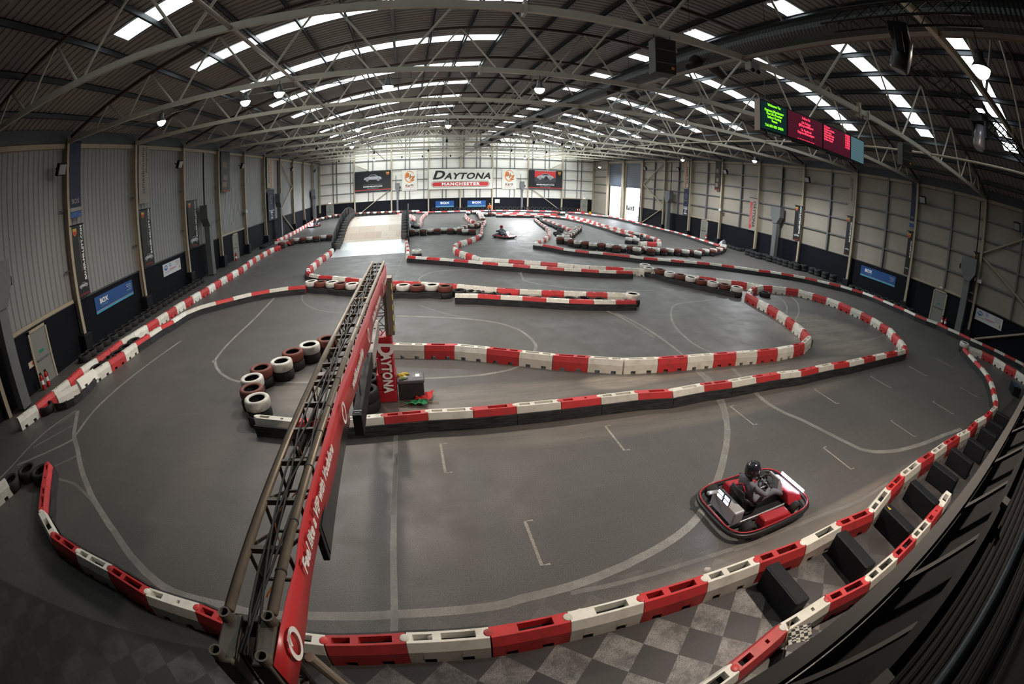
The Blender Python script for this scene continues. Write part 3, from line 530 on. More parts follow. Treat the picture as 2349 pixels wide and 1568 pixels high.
LINES = {
 'near_arc': ((-10.96,9.80),(-10.79,9.56),(-10.55,9.21),(-10.34,8.90),(-10.19,8.68),(-10.07,8.51),(-9.91,8.33),(-9.69,8.10),(-9.43,7.87),(-9.21,7.66),(-9.05,7.50),(-8.93,7.36),(-8.78,7.21),(-8.59,7.02),(-8.38,6.81),(-8.15,6.60),(-7.88,6.37),(-7.60,6.13),(-7.34,5.91),(-7.10,5.73),(-6.88,5.57),(-6.67,5.42),(-6.48,5.28),(-6.30,5.15),(-6.12,5.03),(-5.96,4.91),(-5.80,4.79),(-5.64,4.67),(-5.49,4.56),(-5.33,4.45),(-5.17,4.35),(-5.01,4.25),(-4.85,4.15),(-4.69,4.07),(-4.52,3.98),(-4.35,3.91),(-4.16,3.85),(-3.95,3.81),(-3.73,3.78),(-3.53,3.76),(-3.37,3.74),(-3.22,3.73),(-3.09,3.71),(-2.98,3.69),(-2.87,3.66),(-2.71,3.64),(-2.47,3.63),(-2.19,3.64),(-1.91,3.65),(-1.67,3.65),(-1.44,3.65),(-1.21,3.65),(-0.96,3.65),(-0.71,3.66),(-0.42,3.66),(-0.04,3.65),(0.38,3.64),(0.71,3.64),(0.88,3.66),(0.96,3.68),(1.08,3.70),(1.27,3.71),(1.48,3.73),(1.71,3.75),(1.94,3.78),(2.18,3.82),(2.42,3.87),(2.65,3.91),(2.87,3.97),(3.09,4.02),(3.31,4.08),(3.53,4.15),(3.73,4.22),(3.92,4.30),(4.09,4.38),(4.27,4.48),(4.45,4.60),(4.63,4.73),(4.81,4.88),(5.00,5.04),(5.19,5.22),(5.38,5.40),(5.57,5.59),(5.77,5.80),(5.97,6.02),(6.20,6.27),(6.43,6.55),(6.66,6.84),(6.88,7.17),(7.11,7.52),(7.32,7.89),(7.54,8.28),(7.75,8.69),(7.90,9.08),(7.94,9.44),(7.93,9.77),(7.91,10.01),),
 'left_x': ((-9.52,15.67),(-9.61,15.02),(-9.75,14.10),(-9.87,13.24),(-9.96,12.56),(-10.04,11.94),(-10.09,11.35),(-10.12,10.79),(-10.14,10.25),(-10.12,9.75),(-10.05,9.24),(-9.95,8.76),(-9.88,8.38),(-9.85,8.19),(-9.86,8.11),(-9.94,8.00),(-10.11,7.80),(-10.35,7.57),(-10.61,7.33),(-10.90,7.08),(-11.21,6.82),(-11.43,6.64),),
 'left_x2': ((-11.05,9.86),(-11.17,9.58),(-11.34,9.18),(-11.47,8.78),(-11.56,8.46),(-11.61,8.14),(-11.65,7.79),(-11.67,7.35),(-11.67,6.88),(-11.68,6.47),(-11.72,6.16),(-11.77,5.92),(-11.80,5.76),),
 'left_x3': ((-10.47,8.89),(-10.75,8.50),(-11.14,7.96),(-11.43,7.57),),
 'left_x4': ((-10.96,9.69),(-11.05,9.47),(-11.19,9.17),(-11.28,8.95),),
 'left_x5': ((-9.05,7.40),(-9.22,7.23),(-9.45,6.99),(-9.62,6.82),),
 'left_arc2': ((-9.06,6.36),(-8.87,6.35),(-8.60,6.33),(-8.34,6.29),(-8.10,6.21),(-7.87,6.10),(-7.64,5.99),(-7.41,5.87),(-7.20,5.74),(-7.04,5.65),),
 'far_x': ((-6.93,22.05),(-6.89,21.02),(-6.85,19.55),(-6.83,18.21),(-6.85,17.16),(-6.90,16.22),(-6.93,15.43),(-6.94,14.81),(-6.93,14.33),(-6.91,13.93),(-6.88,13.57),(-6.84,13.29),(-6.82,13.13),(-6.85,13.17),(-6.90,13.32),(-6.89,13.37),(-6.79,13.19),(-6.64,12.90),(-6.48,12.62),(-6.31,12.40),(-6.14,12.18),(-5.94,11.99),(-5.73,11.80),(-5.51,11.64),(-5.27,11.51),(-5.02,11.44),(-4.76,11.40),(-4.48,11.37),(-4.16,11.34),(-3.83,11.30),(-3.52,11.27),(-3.27,11.24),(-3.06,11.22),(-2.92,11.20),),
 'far_x_b': ((0.13,11.02),(0.46,11.01),(0.92,10.98),(1.33,10.98),(1.59,10.98),(1.80,11.00),(2.02,11.05),(2.28,11.11),(2.55,11.19),(2.83,11.37),(3.12,11.70),(3.41,12.14),(3.63,12.52),(3.73,12.78),(3.77,13.00),(3.77,13.24),(3.76,13.57),(3.71,13.93),(3.64,14.27),(3.53,14.56),(3.39,14.83),(3.23,15.07),(3.04,15.30),(2.82,15.49),(2.55,15.69),(2.23,15.88),(1.85,16.06),(1.38,16.25),(0.69,16.48),(-0.10,16.72),(-0.67,16.89),),
 'far_x_c': ((-2.77,17.69),(-3.12,17.87),(-3.61,18.14),(-4.05,18.48),(-4.40,18.89),(-4.71,19.36),(-4.96,19.83),(-5.14,20.25),(-5.28,20.66),(-5.38,21.16),(-5.42,21.94),(-5.43,22.82),(-5.54,23.30),(-5.89,23.04),(-6.35,22.38),(-6.68,21.88),),
 'diag_up': ((0.30,18.25),(0.47,17.95),(0.73,17.54),(1.02,17.12),(1.36,16.73),(1.73,16.35),(2.05,16.05),(2.27,15.86),(2.44,15.75),(2.55,15.68),),
 'mid_line': ((7.58,16.50),(7.66,16.14),(7.78,15.62),(7.88,15.03),(7.94,14.17),(7.98,13.24),(8.00,12.88),(7.96,13.64),(7.90,14.97),(7.88,15.83),(7.95,15.73),(8.07,15.16),(8.17,14.52),(8.21,13.92),(8.23,13.25),(8.24,12.64),(8.22,12.09),(8.19,11.59),(8.16,11.25),),
 'mid_line2': ((7.88,9.96),(7.86,9.79),(7.83,9.56),(7.77,9.29),(7.68,9.00),(7.56,8.69),(7.45,8.41),(7.37,8.17),(7.29,7.96),(7.21,7.76),(7.10,7.55),(6.98,7.36),(6.90,7.23),),
 'curve_r': ((14.33,17.52),(13.90,17.41),(13.28,17.26),(12.72,17.13),(12.32,17.06),(11.97,17.01),(11.65,16.91),(11.37,16.75),(11.11,16.54),(10.86,16.27),(10.59,15.91),(10.32,15.50),(10.07,15.07),(9.85,14.65),(9.65,14.22),(9.49,13.80),(9.37,13.40),(9.29,13.01),(9.23,12.66),(9.18,12.33),(9.17,12.03),(9.17,11.78),(9.21,11.56),(9.28,11.37),(9.33,11.25),),
 'curve_r2': ((9.22,9.92),(9.18,9.76),(9.13,9.54),(9.07,9.28),(8.98,8.99),(8.88,8.67),(8.80,8.36),(8.75,8.08),(8.72,7.80),(8.71,7.55),(8.74,7.32),(8.79,7.12),(8.84,6.93),(8.90,6.82),(8.96,6.72),(9.05,6.49),(9.21,6.00),(9.39,5.39),(9.55,4.91),(9.63,4.71),(9.68,4.65),(9.76,4.59),(9.87,4.49),(10.02,4.40),(10.19,4.32),(10.39,4.24),(10.61,4.16),(10.89,4.08),(11.25,4.01),(11.66,3.93),(12.10,3.86),(12.56,3.80),(13.04,3.75),(13.52,3.70),(14.03,3.62),(14.54,3.54),(14.90,3.48),),
 'oval': ((11.69,19.35),(11.30,19.35),(10.72,19.37),(10.06,19.44),(9.27,19.59),(8.39,19.80),(7.58,20.10),(6.85,20.54),(6.20,21.07),(5.75,21.59),(5.63,22.07),(5.72,22.53),(5.80,23.02),(5.90,23.58),(6.00,24.17),(5.86,24.63),(5.29,24.90),(4.47,25.05),(3.66,25.15),(2.91,25.24),(2.17,25.28),(1.56,25.20),(1.16,24.94),(0.90,24.56),(0.69,24.17),(0.53,23.81),(0.43,23.45),(0.39,23.12),(0.41,22.82),(0.49,22.56),(0.56,22.38),),
 'oval2': ((2.41,25.31),(3.50,25.05),(5.03,24.65),(6.42,24.14),(7.39,23.47),(8.22,22.69),(9.09,21.96),(10.22,21.30),(11.40,20.69),(12.22,20.27),),
 'long_v': ((-0.51,31.62),(-0.56,30.21),(-0.64,28.23),(-0.72,26.47),(-0.78,25.14),(-0.85,24.02),(-0.89,23.27),),
 'long_v2': ((-0.54,8.27),(-0.55,7.85),(-0.55,7.27),(-0.56,6.75),(-0.58,6.27),(-0.60,5.85),(-0.60,5.74),(-0.59,6.29),(-0.56,7.15),(-0.54,7.57),(-0.55,7.13),(-0.58,6.25),(-0.60,5.43),(-0.62,4.85),(-0.63,4.32),(-0.64,3.91),(-0.65,3.63),(-0.66,3.47),(-0.67,3.36),),
 'kart_path': ((6.88,35.47),(6.73,33.77),(6.51,31.36),(6.30,29.11),(6.13,27.26),(5.96,25.57),(5.84,24.21),(5.79,23.28),(5.78,22.67),(5.78,22.29),),
 'far_oval': ((14.75,52.95),(14.27,51.17),(13.58,48.65),(12.84,46.30),(12.03,44.40),(11.17,42.66),(10.43,41.15),(9.86,39.94),(9.41,38.96),(9.05,38.02),(8.77,37.08),(8.58,36.19),(8.47,35.29),(8.43,34.35),(8.47,33.41),(8.60,32.50),(8.88,31.61),(9.25,30.77),(9.56,30.05),(9.73,29.51),(9.84,29.09),(9.90,28.82),),
 'right_arcs': ((19.24,18.46),(19.24,18.19),(19.23,17.79),(19.13,17.36),(18.90,16.94),(18.58,16.49),(18.22,16.05),(17.80,15.62),(17.35,15.21),(17.03,14.92),),
 'right_arcs2': ((20.70,18.09),(20.49,17.72),(20.18,17.19),(19.79,16.65),(19.33,16.14),(18.80,15.62),(18.25,15.12),(17.71,14.68),(17.14,14.27),(16.58,13.86),(15.98,13.44),(15.38,13.01),(14.90,12.60),(14.59,12.15),(14.39,11.71),(14.27,11.41),),
 'right_arcs3': ((15.94,12.34),(16.03,12.07),(16.17,11.69),(16.39,11.36),(16.73,11.13),(17.14,10.95),(17.61,10.82),(18.09,10.75),(18.62,10.74),(19.22,10.78),(19.99,10.89),(20.83,11.05),(21.43,11.17),),
 'apron_edge': ((1.72,3.63),(1.92,3.63),(2.22,3.61),(2.54,3.61),(2.86,3.61),(3.20,3.61),(3.53,3.61),(3.86,3.60),(4.18,3.59),(4.52,3.58),(4.98,3.57),(5.45,3.57),(5.66,3.56),(5.34,3.55),(4.76,3.55),(4.44,3.54),(4.60,3.54),(5.02,3.54),(5.45,3.54),(5.83,3.52),(6.23,3.50),(6.64,3.47),(7.04,3.43),(7.44,3.38),(7.86,3.35),(8.32,3.35),(8.80,3.36),(9.13,3.37),),
 'slip_loop': ((19.81,47.77),(19.16,46.56),(18.26,44.86),(17.49,43.30),(16.98,42.13),(16.61,41.11),(16.34,40.25),(16.20,39.64),(16.16,39.19),(16.15,38.66),(16.15,37.90),(16.18,37.06),(16.23,36.30),(16.33,35.63),(16.44,35.03),(16.52,34.62),),
 'left_far_arc': ((-13.06,59.60),(-12.84,58.23),(-12.53,56.29),(-12.15,54.51),(-11.72,53.08),(-11.23,51.80),(-10.73,50.78),(-10.15,50.07),(-9.57,49.61),(-9.15,49.31),),
}
# ------------------------------------------------------------------ setting
EYE = 5.05
XL, XR, YF, YB = -15.1, 31.7, 75.4, -9.0
CX, TOPZ, RAD = 8.3, 13.4, 70.2           # roof arch
def roofz(x, off=0.0): return TOPZ - RAD + math.sqrt((RAD + off) ** 2 - (x - CX) ** 2)
BAYS = [9.21 + 6 * j for j in range(-1, 12)]   # truss / column lines

fl = struct(MB().box(((XL + XR) / 2, (YB + YF) / 2, -.1), (XR - XL + .8, YF - YB + .8, .2)).build('floor', FLOORM))
og = struct(MB().box((48, 62, -.12), (32, 60, .2)).build('exterior_ground', mat('concrete_yard', (.45, .45, .44), .8)))

# painted court lines on the floor (children of the floor, each its own mesh)
def painted_line(pts, w, m, name='painted_line', z=.004):
    L = []; R = []
    for i, p in enumerate(pts):
        a = Vector(pts[max(i - 1, 0)]); b = Vector(pts[min(i + 1, len(pts) - 1)]); t = (b - a)
        if t.length < 1e-6: t = Vector((1, 0))
        t.normalize(); n = Vector((-t.y, t.x)) * w / 2
        L.append((p[0] - n.x, p[1] - n.y, z)); R.append((p[0] + n.x, p[1] + n.y, z))
    b = MB(); b.quadstrip(R, L); return b.build(name, m, fl)
FAINT = ('left_x3', 'left_x4', 'left_x5', 'left_arc2', 'apron_edge', 'far_oval', 'oval2', 'long_v', 'kart_path', 'slip_loop', 'left_far_arc', 'diag_up', 'far_x_c', 'right_arcs3')
for k, s in LINES.items():
    w = .15 if k in ('near_arc', 'curve_r2', 'mid_line2') else .10 if k in ('far_x', 'far_x_b', 'mid_line', 'curve_r', 'long_v2', 'oval', 'left_x') else .08
    painted_line(s, w, LINEF if k in FAINT else LINEM)
# start grid brackets: two staggered rows
for y0, xs in ((6.80, [.37 + 3.555 * i for i in range(7)]), (4.25, [1.48 + 3.555 * i for i in range(6)])):
    for x in xs:
        painted_line([(x + .13, y0 + 1.0), (x, y0 + 1.0), (x, y0), (x + .13, y0)], .05, GRIDM, 'grid_bracket', .006)

# walls
def wall_mesh(name, b, m): return struct(b.build(name, m))
b = MB(); n = int((YF - YB) / .335)
prof = []                                                     # shallow liner ribs
for i in range(n + 1):
    y = YB + i * .335
    prof += [(y, 0), (y + .012, .014), (y + .03, .014), (y + .042, 0)]
L = [(XL + d, y, 2.2) for y, d in prof]; U = [(XL + d, y, 9.3) for y, d in prof]
b.quadstrip(L, U); b.bb((XL - .3, YB, 2.2), (XL - .02, YF, 9.3))
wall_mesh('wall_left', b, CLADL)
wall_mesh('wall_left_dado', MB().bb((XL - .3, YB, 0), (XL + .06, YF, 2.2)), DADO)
struct(MB().bb((XL - .05, YB, 2.2), (XL + .11, YF, 2.26)).build('trim_1', mat('dado_cap', (.06, .06, .062), .5)))
D1, D2 = (58.35, 62.85), (64.55, 69.0)                         # the two roller door openings
b = MB()
for lo, hi in ((YB, D1[0]), (D1[1], D2[0]), (D2[1], YF)):
    b.bb((XR, lo, 2.15 if lo == YB else 0), (XR + .3, hi, 9.3))
for lo, hi in (D1, D2): b.bb((XR, lo, 8.6), (XR + .3, hi, 9.3))
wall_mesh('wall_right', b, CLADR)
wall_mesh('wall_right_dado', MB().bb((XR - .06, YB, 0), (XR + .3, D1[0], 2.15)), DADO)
struct(MB().bb((XR - .11, YB, 2.15), (XR + .05, D1[0], 2.21)).build('trim_2', mat('dado_cap', (.06, .06, .062), .5)))
xs = [XL - .3 + (XR - XL + .6) * i / 40 for i in range(41)]
far_poly = [(xs[0], 2.12)] + [(xs[-1], 2.12)] + [(x, roofz(x)) for x in reversed(xs)]
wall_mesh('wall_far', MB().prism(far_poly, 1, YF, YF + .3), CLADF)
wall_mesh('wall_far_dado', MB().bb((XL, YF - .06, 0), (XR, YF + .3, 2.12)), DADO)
struct(MB().bb((XL, YF - .11, 2.12), (XR, YF + .05, 2.18)).build('trim_3', mat('dado_cap', (.06, .06, .062), .5)))
wall_mesh('wall_back', MB().prism([(xs[0], 0), (xs[-1], 0)] + [(x, roofz(x)) for x in reversed(xs)], 1, YB - .3, YB), DADO)

# sheeting rails and posts
rail = mat('rail_galv', (.16, .165, .17), .5, metal=.4)
def trim(b, m): return struct(b.build('trim_4', m))
for z in (3.65, 5.05, 6.35, 7.6, 8.75):
    for lo, hi in ((YB, 58.2),): trim(MB().bb((XR - .16, lo, z - .05), (XR - .01, hi, z + .05)), rail)
    trim(MB().bb((XR - .16, 69.3, z - .05), (XR - .01, YF, z + .05)), rail)
for i in range(9):
    y = 9.21 + 6 * i + 2.85 - 6
    if y < 57: trim(MB().bb((XR - .22, y - .08, 2.2), (XR - .02, y + .08, 8.9)), rail)
for z in (3.71, 5.44, 7.18, 8.85, 10.5):
    hw = math.sqrt(max(0, RAD ** 2 - (z + RAD - TOPZ) ** 2)); lo = max(XL, CX - hw); hi = min(XR, CX + hw)
    trim(MB().bb((lo, YF - .14, z - .05), (hi, YF - .01, z + .05)), rail)
for x in (-12.56, -11.94, -9.63, -6.68, -5.94, -3.69, -.66, .06, 2.36, 5.4, 6.0, 8.9, 11.0, 11.6, 14.34, 16.6, 17.35, 20.42, 22.62, 23.35, 26.28, 28.46, 29.21):
    trim(MB().bb((x - .06, YF - .12, 2.2), (x + .06, YF - .01, roofz(x) - .1)), rail)
# eaves beams
struct(MB().bb((XL, YB, 8.72), (XL + .18, YF, 8.92)).build('eaves_beam', CREAM))
struct(MB().bb((XR - .18, YB, 8.72), (XR, YF, 8.92)).build('eaves_beam', CREAM))
struct(MB().bb((XL - .1, YB, 8.92), (XL + .3, YF, 9.45)).build('eaves_beam', GALV))
struct(MB().bb((XR - .3, YB, 8.92), (XR + .1, YF, 9.45)).build('eaves_beam', GALV))

# columns: I-sections on the side walls, slim posts on the far wall
def column(x, y, s):
    b = MB()
    b.bb((x, y - .10, 0), (x + s * .03, y + .10, 9.1)); b.bb((x - s * .36, y - .10, 0), (x - s * .33, y + .10, 9.1)); b.bb((x - s * .33, y - .02, 0), (x, y + .02, 9.1))
    return struct(b.build('wall_column', CREAM))
for y in BAYS:
    column(-14.77, y, 1); column(31.35, y, -1)
for x in (-8.97, -2.92, 3.11, 8.31, 13.62, 19.67, 25.68, -14.9, 31.5):
    b = MB(); b.bb((x - .11, YF - .34, 0), (x + .11, YF - .31, roofz(x) - .2)); b.bb((x - .02, YF - .31, 0), (x + .02, YF - .05, roofz(x) - .2)); b.bb((x - .11, YF - .07, 0), (x + .11, YF - .04, roofz(x) - .2))
    struct(b.build('wall_column', CREAM))
# brackets on the columns, left wall
for y in BAYS[1:]:
    for z in (3.6, 6.1):
        struct(MB().bb((-14.95, y - .5, z - .03), (-14.9, y - .1, z + .03)).build('trim_5', GALV))
# wind braces
def brace(a, c): struct(MB().tube([a, c], .07, 8).build('brace_beam', CREAM))
for x, s in ((-14.9, 1), (31.5, -1)):
    brace((x, 51.3, 8.8), (x, 57.0, 5.6)); brace((x, 57.0, 5.5), (x, 51.4, 2.9)); brace((x, 51.3, 2.7), (x, 56.9, .1))
brace((31.5, 9.1, 5.5), (31.5, 3.3, 8.5)); brace((31.5, 9.1, 5.2), (31.5, 3.3, 2.6)); brace((31.5, 8.6, .1), (31.5, 3.3, 2.4))
brace((-8.7, YF - .25, 8.2), (-3.1, YF - .25, 5.6)); brace((-3.2, YF - .25, 3.9), (-8.2, YF - .25, .2))
brace((25.4, YF - .25, 8.2), (20, YF - .25, 5.6)); brace((20, YF - .25, 3.9), (25.3, YF - .25, .2))

# roof sheet: arched, ribbed along the slope
b = MB(); NA = 36
ys = []
y = YB
while y < YF:
    ys += [(y, 0), (y + .22, 0), (y + .25, .04), (y + .31, .04)]; y += .34
ax = [XL - .3 + (XR - XL + .6) * i / NA for i in range(NA + 1)]
vs = [(x, yy, roofz(x) + d) for yy, d in ys for x in ax]
fs = [(j * (NA + 1) + i, j * (NA + 1) + i + 1, (j + 1) * (NA + 1) + i + 1, (j + 1) * (NA + 1) + i) for j in range(len(ys) - 1) for i in range(NA)]
b.add(vs, fs); struct(b.build('ceiling', ROOFM))
struct(MB().add([(x, yy, roofz(x) + .3) for yy in (YB - .3, YF + .3) for x in ax], [(i, i + 1, NA + 2 + i, NA + 1 + i) for i in range(NA)]).build('roof', ROOFM))
# purlins
for i in range(-8, 18):
    x = .9 + 1.832 * i
    if not (XL < x < XR): continue
    z = roofz(x); b = MB()
    b.bb((x - .03, YB, z - .26), (x + .0, YF, z - .03)); b.bb((x - .03, YB, z - .26), (x + .07, YF, z - .235)); b.bb((x - .10, YB, z - .06), (x, YF, z - .035))
    struct(b.build('purlin_beam', GALV))
# rooflights: two strips per bay
wi = 1
for k in range(-1, 11):
    yc = 11.95 + 6.12 * k
    for lo, hi in ((-9.5, 4.62), (12.5, 26.1)):
        b = MB(); m = 14
        xx = [lo + (hi - lo) * i / m for i in range(m + 1)]
        b.quadstrip([(x, yc - .5, roofz(x) - .012) for x in xx], [(x, yc + .5, roofz(x) - .012) for x in xx])
        lv = [0, 0, 1, 2, 2, 3, 3, 3, 4, 5, 5, 5][k + 1] + (0 if lo < 0 else 1)
        o = struct(b.build('window_%d' % wi, SKYL[min(lv, 5)])); wi += 1
        for s in (-1, 1):
            f = MB(); f.quadstrip([(x, yc + s * .52 - .03, roofz(x) - .03) for x in xx], [(x, yc + s * .52 + .03, roofz(x) - .03) for x in xx])
            f.build('window_frame', GALV, o)

# bowstring roof trusses on every column line
NB = [2.95, 8.85, 13.5, 17.0, 19.5, 21.4]
NT = [0.0, 6.1, 11.4, 15.4, 18.4, 20.6]
for y in BAYS[:-1]:
    b = MB(); c = MB()
    b.bb((-14.7, y - .06, 8.87), (31.3, y + .06, 9.05))
    tz = lambda x: roofz(x) - .42
    xt = [-14.6 + 45.8 * i / 36 for i in range(37)]
    for i in range(36): c.beam((xt[i], y, tz(xt[i])), (xt[i + 1], y, tz(xt[i + 1])), .11, .13)
    for s in (-1, 1):
        for i, nb in enumerate(NB):
            for j in (i, i + 1):
                if j < len(NT): b.tube([(CX + s * nb + (.12 if (j == i) == (s < 0) else -.12), y, 9.0), (CX + s * NT[j], y, tz(CX + s * NT[j]))], .045, 6)
    tr = struct(b.build('roof_truss_beam', BEAMC)); c.build('top_chord', OXIDE, tr)
    # splice plates on the bottom chord
    p = MB()
    for x in (2.25, 14.3): p.bb((x - .02, y - .13, 8.78), (x + .05, y + .13, 9.12))
    p.build('splice_plate', BEAMC, tr)
# long tie tubes
struct(MB().tube([(-4.0, YB, 8.93), (-4.0, YF, 8.93)], .055, 8).build('tie_beam', mat('tie_steel', (.26, .22, .18), .5)))
struct(MB().bb((8.0, YB, 8.88), (8.09, YF, 8.98)).build('tie_beam', mat('tie_brown', (.16, .115, .08), .5)))
struct(MB().tube([(20.5, YB, 9.0), (20.5, YF, 9.0)], .055, 8).build('tie_beam', CREAM))

# roller doors: upper leaves rolled half down over bright openings
dm = clad_mat('roller_sheet', (.09, .11, .14), 2, .32, .1, (.04, .05, .07), (.07, .085, .11))
for k, (lo, hi) in enumerate((D1, D2)):
    d = struct(MB().bb((XR + .04, lo, 4.95), (XR + .16, hi, 8.6)).build('door_%d' % (k + 1), dm))
    MB().bb((XR - .02, lo - .14, 0), (XR + .2, lo, 8.7)).build('door_frame', CREAM, d)
    MB().bb((XR - .02, hi, 0), (XR + .2, hi + .14, 8.7)).build('door_frame', CREAM, d)
    MB().bb((XR + .0, lo, 4.86), (XR + .2, hi, 4.97)).build('bottom_rail', GALV, d)

# personnel doors with exit lamps
def pdoor(k, pos, u, w=1.05, h=2.05):
    """pos: foot centre on the wall face, u: along the wall; the wall normal points into the hall"""
    u = Vector(u); n = u.cross(Vector((0, 0, 1))); 
    M = basis(u, (0, 0, 1), Vector(pos) + Vector((0, 0, h / 2)) + n * .07)
    d = struct(plate('door_%d' % k, w, h, .06, DOORM, None, M))
    for dx in (-w / 2 - .05, w / 2 + .05): plate('door_frame', .1, h + .1, .12, CREAM, d, Matrix.Translation((dx, .05, .03)))
    plate('door_frame', w + .2, .1, .12, CREAM, d, Matrix.Translation((0, h / 2 + .05, .03)))
    plate('push_bar', w * .8, .05, .05, GREYM, d, Matrix.Translation((0, -.05, .05)))
    plate('door_sign', .32, .1, .01, EXITS, d, Matrix.Translation((0, .22, .012)))
    return n
n = pdoor(3, (XL + .06, 12.2, 0), (0, 1, 0)); 
n = pdoor(4, (XR - .06, 12.25, 0), (0, -1, 0)); pdoor(5, (-13.2, YF - .06, 0), (1, 0, 0)); pdoor(6, (29.85, YF - .06, 0), (1, 0, 0)); pdoor(7, (XL + .06, 36.6, 0), (0, 1, 0)); pdoor(8, (XR - .06, 42.2, 0), (0, -1, 0))
for i, (p, u, lab) in enumerate([((XL + .1, 12.5, 2.3), (0, 1, 0), 'glowing emergency exit lamp over the grey door by the two fire extinguishers'),
    ((XR - .1, 12.25, 2.3), (0, -1, 0), 'glowing emergency exit lamp over the door beside the blue wall sign bay'),
    ((-13.2, YF - .1, 2.35), (1, 0, 0), 'glowing emergency exit lamp over the door behind the bridge ramp'),
    ((29.85, YF - .1, 2.35), (1, 0, 0), 'glowing emergency exit lamp over the end wall door by the roller doors'),
    ((XL + .1, 36.6, 2.3), (0, 1, 0), 'small exit lamp over the narrow door in the ribbed white wall'),
    ((XR - .1, 42.2, 2.3), (0, -1, 0), 'small exit lamp over the narrow door in the railed cream wall')]):
    t = thing('exit_lamp', lab, 'lamp', p)
    M = basis(u, (0, 0, 1), (0, 0, 0)); plate('lamp_body', .42, .14, .09, TXTGREY, t, M); plate('diffuser', .40, .10, .02, EXITG, t, M @ Matrix.Translation((0, 0, .022)))
# cream lintels over the door bays
for p0, p1 in (((XL + .12, 9.4, 2.32), (XL + .12, 15.0, 2.32)), ((XL + .12, 33.4, 2.32), (XL + .12, 39.0, 2.32)), ((XR - .12, 9.4, 2.28), (XR - .12, 15.0, 2.28)), ((XR - .12, 39.4, 2.28), (XR - .12, 45.0, 2.28)), ((-14.6, YF - .12, 2.26), (-9.1, YF - .12, 2.26)), ((25.9, YF - .12, 2.26), (31, YF - .12, 2.26))):
    struct(MB().beam(p0, p1, .08, .14).build('trim_6', CREAM))
# ------------------------------------------------------------------ track barriers
BL, BH = .955, .40
def block_mesh(kind):
    """water-filled plastic barrier: sloped shoulders, open slots in the top, fork notches in the foot"""
    st = []                                                   # (x, foot z, top-strip z, slot half width)
    Hh = BH
    def S(x, zb=0.0, zt=BH, w=.045): st.append((x, zb, zt, w))
    S(0)
    if kind == 0:   tops = [(.07, .30, .045), (.40, .80, .05)]
    elif kind == 1: tops = [(.07, .30, .045), (.58, .64, .03)]
    else:           tops = [(.33, .76, .055)]
    nts = [(.17, .31), (.62, .76)]
    ev = sorted(set([t[0] for t in tops] + [t[1] for t in tops] + [a for q in nts for a in q]))
    def at(x):
        zb = .085 if any(a < x < c for a, c in nts) else 0.0
        tp = [t for t in tops if t[0] < x < t[1]]
        return zb, (BH - .13 if tp else BH), (tp[0][2] if tp else .045)
    for x in ev:
        S(x, *at(x - 1e-4)); S(x, *at(x + 1e-4))
    S(BL)
    b = MB(); R = []
    for x, zb, zt, w in st:
        e = 0.0
        R.append([(x, -.145, zb), (x, -.14, .25), (x, -.085, BH - .004), (x, -.08, BH), (x, -w, BH), (x, -w, zt), (x, w, zt), (x, w, BH), (x, .08, BH), (x, .085, BH - .004), (x, .14, .25), (x, .145, zb)])
    n = 12; vs = [p for r in R for p in r]; fs = []; mi = []
    for i in range(len(R) - 1):
        dark = R[i][5][2] < BH - .01 and R[i + 1][5][2] < BH - .01
        for k in range(n):
            a = i * n + k; c = i * n + (k + 1) % n
            fs.append((a, a + n, c + n, c)); mi.append(1 if dark and k == 5 else 0)
    fs.append(tuple(range(n))); mi.append(0); fs.append(tuple((len(R) - 1) * n + k for k in range(n - 1, -1, -1))); mi.append(0)
    b.v = vs; b.f = fs; b.mi = mi; return b
BM = {}
for c, m in (('R', RED), ('W', WHITE)):
    for k in range(3): BM[c, k] = block_mesh(k).mesh('barrier_block', [m, BLACKIN])
KNOB = {c: MB().lathe([(.058, -.02), (.058, BH + .004), (.05, BH + .008)], 16).mesh('hinge_knob', m, True) for c, m in (('R', RED), ('W', WHITE))}
